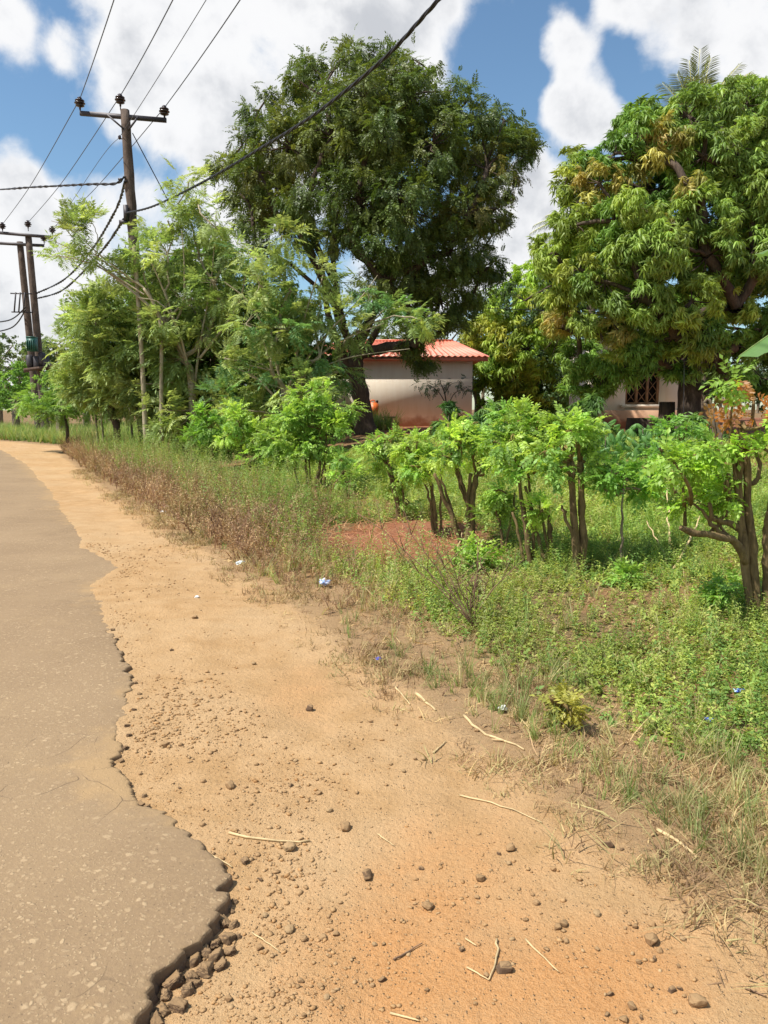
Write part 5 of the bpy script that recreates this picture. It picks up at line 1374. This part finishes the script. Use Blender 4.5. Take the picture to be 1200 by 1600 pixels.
# the big many-stemmed shrub at the right border
b = G(1185, 964); Y = b[1]
stems = [(S([(1172,962),(1165,880),(1160,820),(1155,760),(1150,690)], Y), .055, .035), (S([(1186,964),(1178,890),(1172,820),(1168,740),(1160,660)], Y), .06, .035), (S([(1200,966),(1198,890),(1196,840),(1205,780),(1215,700)], Y), .06, .03),
  (S([(1165,880),(1150,850),(1120,838),(1085,832),(1064,826)], Y, Y - .25), .05, .028), (S([(1150,850),(1120,828),(1100,800),(1080,785)], Y, Y - .1), .035, .012), (S([(1160,830),(1135,815),(1115,810),(1108,785)], Y, Y - .1), .04, .018),
  (S([(1168,760),(1185,745),(1182,700),(1178,640),(1180,620)], Y, Y + .1), .03, .014), (S([(1160,740),(1145,700),(1142,660),(1146,625)], Y), .028, .012), (S([(1150,800),(1140,770),(1138,740)], Y), .03, .02), (S([(1112,830),(1135,800),(1132,750)], Y), .025, .016),
  (S([(1120,700),(1112,660),(1102,632)], Y + .5), .02, .008), (S([(1070,822),(1068,770),(1066,720)], Y + .1), .022, .012), (S([(1068,780),(1050,760),(1044,735)], Y + .1), .016, .008)]
dry_c = [(.33,.13,.03),(.28,.15,.05),(.22,.11,.04)]
def dryleaf(mb):
    for u, v, r in ((1153,615,14),(1185,635,16),(1130,645,10),(1155,600,8)):
        c = P(u, v, Y); n = 11; pos = c + rng.normal(size=(n, 3)) * r / F * Y * .8
        mb.scatter(T_GLIR2, pos, rng.normal(size=(n, 3)) * .4 + [0, 0, -1.0], rng.normal(size=(n, 3)) + [0, 0, .3], rng.uniform(.5, .8, n), np.array(dry_c)[rng.integers(0, 3, n)])
shrub('big many-stemmed shrub at the right border, its top leaves dead and brown', b,
  [(1112,702,34),(1140,695,28),(1085,712,26),(1070,735,20),(1125,740,22),(1100,770,26),(1080,790,20),(1120,790,22),(1140,775,18),(1050,720,22),(1195,665,30),(1205,710,30),(1148,596,12),(1045,745,16)],
  stems, [(.19,.30,.04),(.22,.33,.045),(.16,.26,.036)], T_GLIR2, .9, 6, .11, .10, extra=dryleaf, D=.3)
b = G(1068, 850); b = P(1068, 838, 9.0); b[2] = Hs(b[0], b[1]); Y = b[1]
shrub('thin-stemmed light green shrub behind the sideways branch of the big right shrub', b, [(1062,690,22),(1035,712,22),(1090,690,22),(1020,735,16),(1060,720,24),(1100,725,20),(1045,670,12),(1075,660,14)],
  [(S([(1068,845),(1069,780),(1068,720),(1066,690)], Y), .03, .014), (S([(1066,790),(1045,740),(1030,700)], Y), .018, .008), (S([(1069,770),(1085,730),(1098,690)], Y), .016, .008)], [(.13,.24,.04),(.15,.27,.045),(.11,.21,.035)], None, .85, 8, .2, .18, name='garden_shrub')
b = G(971, 893); Y = b[1]
shrub('slender straight sapling with a small leafy head, alone right of the hedge row', b, [(955,742,20),(985,748,24),(965,725,16),(1000,765,14),(945,765,14),(1015,745,12)],
  [(S([(970,893),(971,840),(973,790),(976,750)], Y), .020, .013)], [(.13,.25,.04),(.15,.28,.045),(.11,.22,.035)], None, .9, 8, .14, .13, name='sapling', cat='sapling', bark='bark_grey')
b = G(985, 918); Y = b[1]
shrub('tiny bright leafy plant at the foot of the slender sapling', b, [(982,902,12),(972,908,9),(995,905,9)], [(S([(985,918),(984,908),(983,900)], Y), .008, .005)], hg, T_GLIR2, 1.6, 10, .09, .09, name='weed_plant', cat='plant')
b = G(1150, 945); Y = b[1]
shrub('bright broad-leaved weed left of the foot of the big right shrub', b, [(1140,925,18),(1160,918,16),(1125,930,14),(1172,935,12)], [(S([(1150,945),(1148,930),(1146,920)], Y), .008, .005)], [(.17,.28,.045),(.14,.25,.04)], T_GLIR2, 1.5, 9, .1, .1, name='weed_plant', cat='plant')
b = G(880, 1135); Y = b[1]
shrub('yellowish weed plant at the rim of the brown weed border, below the green weeds', b, [(880,1092,14),(890,1110,10),(868,1105,10)], [(S([(880,1135),(880,1115),(880,1095)], Y), .006, .004)], [(.20,.21,.045),(.24,.23,.05)], T_GLIR2, 1.4, 8, .07, .06, sc=(.5, .8), name='weed_plant', cat='plant')
# cassava and other dark plants of the yard
def cassava(u, v, Y, h, w, label, cols, n=60, T=T_CASSAVA, sc=(.9, 1.5)):
    b = ground_pt(u, v, Y); root = thing('cassava_plant', label, 'plant', b); mb = MB(); tips = []
    for k in range(7):
        d = np.array([random.uniform(-w, w), random.uniform(-w, w), h * random.uniform(.7, 1.0)]); p = poly([b, b + d * [.35, .35, .55], b + d], 8); mb.tube(p, np.linspace(.016, .007, 8), 5); tips.append(b + d); tips.append(p[5])
    mb.build('stem', M['bark_grey'], root); tips = np.array(tips)
    i = rng.integers(0, len(tips), n); off_ = rng.normal(size=(n, 3)) * [.16, .16, .1]; A = off_ * 2 + rng.normal(size=(n, 3)) * .2 + [0, 0, -.5]
    mb = MB(); mb.scatter(T, tips[i] + off_, A, rng.normal(size=(n, 3)) * .2 + [0, 0, 1.0], rng.uniform(sc[0], sc[1], n), np.array(cols)[rng.integers(0, len(cols), n)]); mb.build('foliage', M['leaf_hedge'], root)
cassava(940, 850, 11, .95, .55, 'bluish green cassava clump with drooping leaves behind the slender sapling', [(.08,.17,.045),(.10,.20,.055)], 130, sc=(.5, .85))
cassava(1005, 848, 11.4, .85, .5, 'bluish green cassava clump with drooping leaves right of the slender sapling', [(.08,.17,.045),(.10,.20,.055)], 100, sc=(.5, .85))
yk = [(.05,.11,.028),(.07,.135,.032),(.09,.16,.038)]
def bush(u, v, Y, lobes, label, cols=yk, T=None, dens=1.0, per=10, size=.3, spread=.26, sc=(.9, 1.4), name='bush'):
    b = ground_pt(u, v, Y); return shrub(label, b, lobes, [(S([(u, v), (u, v - 25), (u + 2, v - 45)], Y), .035, .02)], cols, T or T_MANGO, dens, per, size, spread, name, 'bush', None, sc, 'bark_grey', 'leaf_mango')
bush(980, 720, 18, [(968,682,26),(1000,690,28),(1030,680,22),(985,705,24),(950,690,14)], 'dark glossy young mango bush in front of the cottage plinth')
bush(700, 690, 20, [(700,640,18),(692,665,20),(715,660,18),(745,668,16)], 'narrow dark-leaved bush in front of the pale house wall')
bush(770, 695, 19, [(765,640,16),(780,650,18),(745,655,14),(790,670,20),(755,680,20)], 'dark-leaved bush with a reddish shoot at the corner of the pale house')
bush(905, 690, 17.5, [(910,640,22),(930,625,18),(895,660,20),(920,665,20)], 'dark leafy young tree at the left of the cottage window')
bush(1080, 720, 16, [(1070,690,20),(1100,680,22),(1120,690,20),(1085,660,14)], 'dark-leaved bush in front of the thick mango trunk')
# small bare-branched tree before the wall
b = ground_pt(700, 668, 28.5); root = thing('young_tree', 'small sparse young tree with thin trunk against the pale house wall', 'tree', b)
mb = MB(); Y = 28.5
for q, r in (([(701,668),(698,640),(695,615),(688,598)], .04), ([(697,632),(685,612),(668,600)], .022), ([(698,640),(710,615),(730,606)], .022), ([(695,615),(705,600),(722,598)], .016)): mb.tube(poly(S(q, Y), 10), np.linspace(r, r * .35, 10), 6)
mb.build('trunk', M['bark_dark'], root)
mb = MB(); 
for u, v, k in ((688,598,14),(668,600,14),(660,604,10),(730,606,14),(722,598,10),(705,610,8),(735,600,8),(680,610,10)):
    c = P(u, v, Y); mb.scatter(T_NEEM, c + rng.normal(size=(k, 3)) * [.22, .2, .1], rng.normal(size=(k, 3)) + [0, 0, -.2], rng.normal(size=(k, 3)) * .3 + [0, 0, 1], rng.uniform(.6, 1, k), (.03, .055, .015))
mb.build('crown', M['leaf_dark'], root)
b = ground_pt(1112, 690, 13.5); mb = MB()
for q, r in (([(1128,700),(1120,660),(1108,625),(1100,630)], .03), ([(1118,690),(1112,650),(1101,630)], .03), ([(1122,690),(1135,650),(1128,620)], .028)): mb.tube(poly(S(q, 13.5), 10), np.linspace(r * 1.3, r * .8, 10), 7)
tag(mb.build('pollarded_stem', M['bark_grey'], None, b), 'pale pollarded bare stems behind the top of the big right shrub', 'stump')

# ---------------------------------------------------------------- ground cover nobody could count
def field(n, s0, s1, pw, t0, t1, dens):
    """random points of the verge: density function of (s, t, d = distance inside the weed border)"""
    s = s0 + (s1 - s0) * rng.random(n) ** pw; t = t0 + (t1 - t0) * rng.random(n)
    x, y = xy(s, t); d = t - veg_t(s)
    k = rng.random(n) < np.clip(dens(s, t, d, x, y), 0, 1)
    s, t, d, x, y = s[k], t[k], d[k], x[k], y[k]
    # nothing grows out of the view's far sides; keeps the mesh small
    ok = (np.abs(x) < y * .72 + 2.5) & (y > .2)
    return s[ok], t[ok], d[ok], x[ok], y[ok]
MC = [G(625, 852), G(560, 840), G(680, 858)]
def bare(x, y):
    f = 1.0
    for c, r in zip(MC, (.85, .65, .65)): f = f * smooth((np.hypot(x - c[0], (y - c[1]) * .75) - r * .7) / (r * .7))
    return f
def cover(name, T, s, t, x, y, sc, cols, mat, lean=.25, cn=1.0, amp=.6, jit=.14, zoff=-.01):
    mb = MB(); n = len(s); which = np.clip(((fbm(x * 1.1, y * 1.1, 3.3, 3, 111) * 1.6 + .5 + .16 * rng.normal(size=n)) * len(T)).astype(int), 0, len(T) - 1)
    z = H(x, y) + zoff
    pal = np.array(cols, float); m = fbm(x * cn, y * cn, 0, 3, 91) + .22 * rng.normal(size=n)
    ci = np.clip(((m + .5) * len(pal)).astype(int), 0, len(pal) - 1)
    col = pal[ci] * (1 + amp * fbm(x * 2.7, y * 2.7, 0, 3, 95))[:, None]
    for k, tm in enumerate(T):
        q = which == k; nn = int(q.sum())
        if not nn: continue
        up = np.stack([rng.normal(size=nn) * lean, rng.normal(size=nn) * lean, np.ones(nn)], -1); a = rng.random(nn) * 2 * PI
        A = np.stack([np.cos(a), np.sin(a), np.zeros(nn)], -1); A = A - (A * up).sum(1)[:, None] * up / (up * up).sum(1)[:, None]
        mb.scatter(tm, np.stack([x[q], y[q], z[q]], -1), A, up, (np.broadcast_to(sc, (n,)) if not callable(sc) else sc(s, t))[q] * rng.uniform(.65, 1.35, nn), col[q], jit)
    if mb.n: return kind(mb.build(name, mat), 'stuff')
gcol = [(.115,.185,.042),(.15,.225,.046),(.12,.20,.05),(.20,.255,.055),(.25,.28,.07),(.175,.22,.05),(.22,.22,.075)]
ocol = [(.16,.19,.07),(.19,.22,.08),(.23,.25,.09),(.17,.23,.065)]
brown = [(.25,.165,.095),(.31,.215,.12),(.20,.13,.085),(.36,.26,.14),(.26,.21,.10)]
strawc = [(.33,.245,.125),(.39,.30,.15),(.28,.20,.10),(.30,.26,.12)]
def gap(x, y, sc=1.3, lo=-.16, hi=.06, seed=97): return smooth((fbm(x * sc, y * sc, 0, 4, seed) - lo) / (hi - lo))
near = lambda s: np.clip(1 / (1 + (np.maximum(s, 0) / 7) ** 2) * 1.15, .12, 1)
# green broad-leaved mat of the right side
s, t, d, x, y = field(90000, .8, 17, 1.25, 1.4, 9.5, lambda s, t, d, x, y: smooth((d - .42) / .5) * (.22 + .78 * gap(x, y)) * bare(x, y) * (1 - smooth((t - 7.6) / 1.6)) * np.where(s > 9, .55, 1))
cover('ground_cover', T_SPRIG, s, t, x, y, lambda s, t: .84 + .05 * np.maximum(s - 4, 0), gcol, M['leaf_ground'], .35, .9)
# taller mixed weeds inside the border
s, t, d, x, y = field(22000, 1.5, 24, 1.0, .8, 7, lambda s, t, d, x, y: smooth((d - .35) / .35) * (1 - smooth((d - (1.7 - .8 * (1 - smooth((s - 5) / 3)))) / .7)) * (.15 + .85 * gap(x, y, .8, -.12, .12, 99)) * bare(x, y) * smooth((s - 3.2) / 2.5) * (1 - .65 * smooth((s - 5) / 2) * (1 - smooth((s - 15) / 5)) * (1 - smooth((d - .7) / .9))))
cover('weeds', [sprig(22, .42, .018, .034, .009), sprig(26, .55, .016, .030, .008), sprig(16, .3, .02, .04, .012)], s, t, x, y, lambda s, t: 1.0 + .03 * s, ocol + gcol[:3], M['leaf_ground'], .3, 1.1)
# brown dried weeds in a belt along the sand, tall and thick further up the road
s, t, d, x, y = field(38000, 1.0, 34, 1.0, -3, 7, lambda s, t, d, x, y: smooth((d + .12) / .3) * (1 - smooth((d - (.35 + 1.3 * smooth((s - 4.5) / 4) - .5 * smooth((s - 14) / 6))) / .9)) * np.where(s > 5, .85, .42) * bare(x, y))
cover('dry_weeds', T_DRY, s, t, x, y, lambda s, t: (.34 + .66 * smooth((s - 4.5) / 6)) * (1 + .006 * s), brown + [(.20,.17,.07)], M['leaf_dry'], .3, .8)
# short dead grass creeping onto the sand
s, t, d, x, y = field(70000, .7, 22, 1.5, 0, 6, lambda s, t, d, x, y: smooth((d + .55) / .5) * (1 - smooth((d - .7) / .6)) * (.1 + .9 * gap(x, y, 2.2, -.1, .15, 101)))
cover('dry_grass', [tuft(9, .02, .07, .004, 1.7), tuft(12, .02, .05, .004, 2.0), tuft(7, .04, .11, .0045, 1.5)], s, t, x, y, lambda s, t: 1 + .03 * s, strawc + brown[:2], M['leaf_dry'], .5, 1.2)
# green-grey grass at the rim on the right and between the weeds
s, t, d, x, y = field(30000, .7, 12, 1.3, .8, 9, lambda s, t, d, x, y: (smooth((d + .08) / .2) * (1 - smooth((d - .5) / .5)) * np.where(s < 4.2, .9, .15) + .16 * smooth((d - .5) / .5)) * (.3 + .7 * gap(x, y, 1.8, -.1, .1, 103)) * bare(x, y))
cover('grass', T_TUFT[:2], s, t, x, y, lambda s, t: .40 + .05 * s, [(.20,.21,.09),(.25,.24,.11),(.16,.19,.07),(.30,.26,.13),(.15,.20,.06)], M['leaf_ground'], .3, 1.4)
# fallen dry leaves and straw bits under the green
s, t, d, x, y = field(34000, .8, 12, 1.5, 1, 9, lambda s, t, d, x, y: smooth((d + .2) / .4) * (.2 + .6 * (1 - gap(x, y))))
cover('straw_litter', [tmpl([xf(leaf_dia(random.uniform(.02, .06), random.uniform(.003, .010)), random.uniform(0, 6.28), random.uniform(-.2, .2)) for _ in range(4)])], s, t, x, y, lambda s, t: 1 + .06 * s, [(.34,.24,.12),(.40,.29,.14),(.28,.18,.09)], M['leaf_dry'], .3, 2, zoff=.008)
# red mound straw
n = 700; i = rng.integers(0, 3, n); c = np.array(MC)[i]; x = c[:, 0] + rng.normal(size=n) * .45; y = c[:, 1] + rng.normal(size=n) * .5
cover('mound_straw', [tmpl([ribbon([[0, 0, 0], [.1, .01, .02], [.2, 0, .01]], .008), ribbon([[0, .05, 0], [-.1, .06, .02], [-.16, .09, .01]], .007)])], *st(x, y), x, y, 1.0, [(.30,.14,.07),(.38,.22,.11),(.24,.10,.05)], M['leaf_dry'], .35, 2, zoff=.07)
# yard grass behind the hedge and the tall roadside grass far left
s, t, d, x, y = field(30000, 3, 19, .9, 5.2, 16, lambda s, t, d, x, y: (.25 + .75 * gap(x, y, .6, -.15, .05, 105)) * (1 - smooth((t - 10.5) / 3)))
cover('yard_grass', [T_SPRIG[0], T_SPRIG[2], T_TUFT[0]], s, t, x, y, 1.25, [(.16,.24,.05),(.20,.28,.06),(.24,.29,.075),(.15,.23,.05)], M['leaf_ground'], .3, .8)
s, t, d, x, y = field(50000, 24, 70, 1.4, -26, 12, lambda s, t, d, x, y: smooth((d - .3) / .6) * (1 - smooth((d - 9) / 4)))
cover('roadside_grass', [tuft(12, .3, .8, .02, .5), tuft(10, .2, .6, .022, .7)], s, t, x, y, 1.0, [(.15,.20,.055),(.21,.24,.08),(.13,.21,.05),(.26,.26,.10)], M['leaf_ground'], .3, .35)
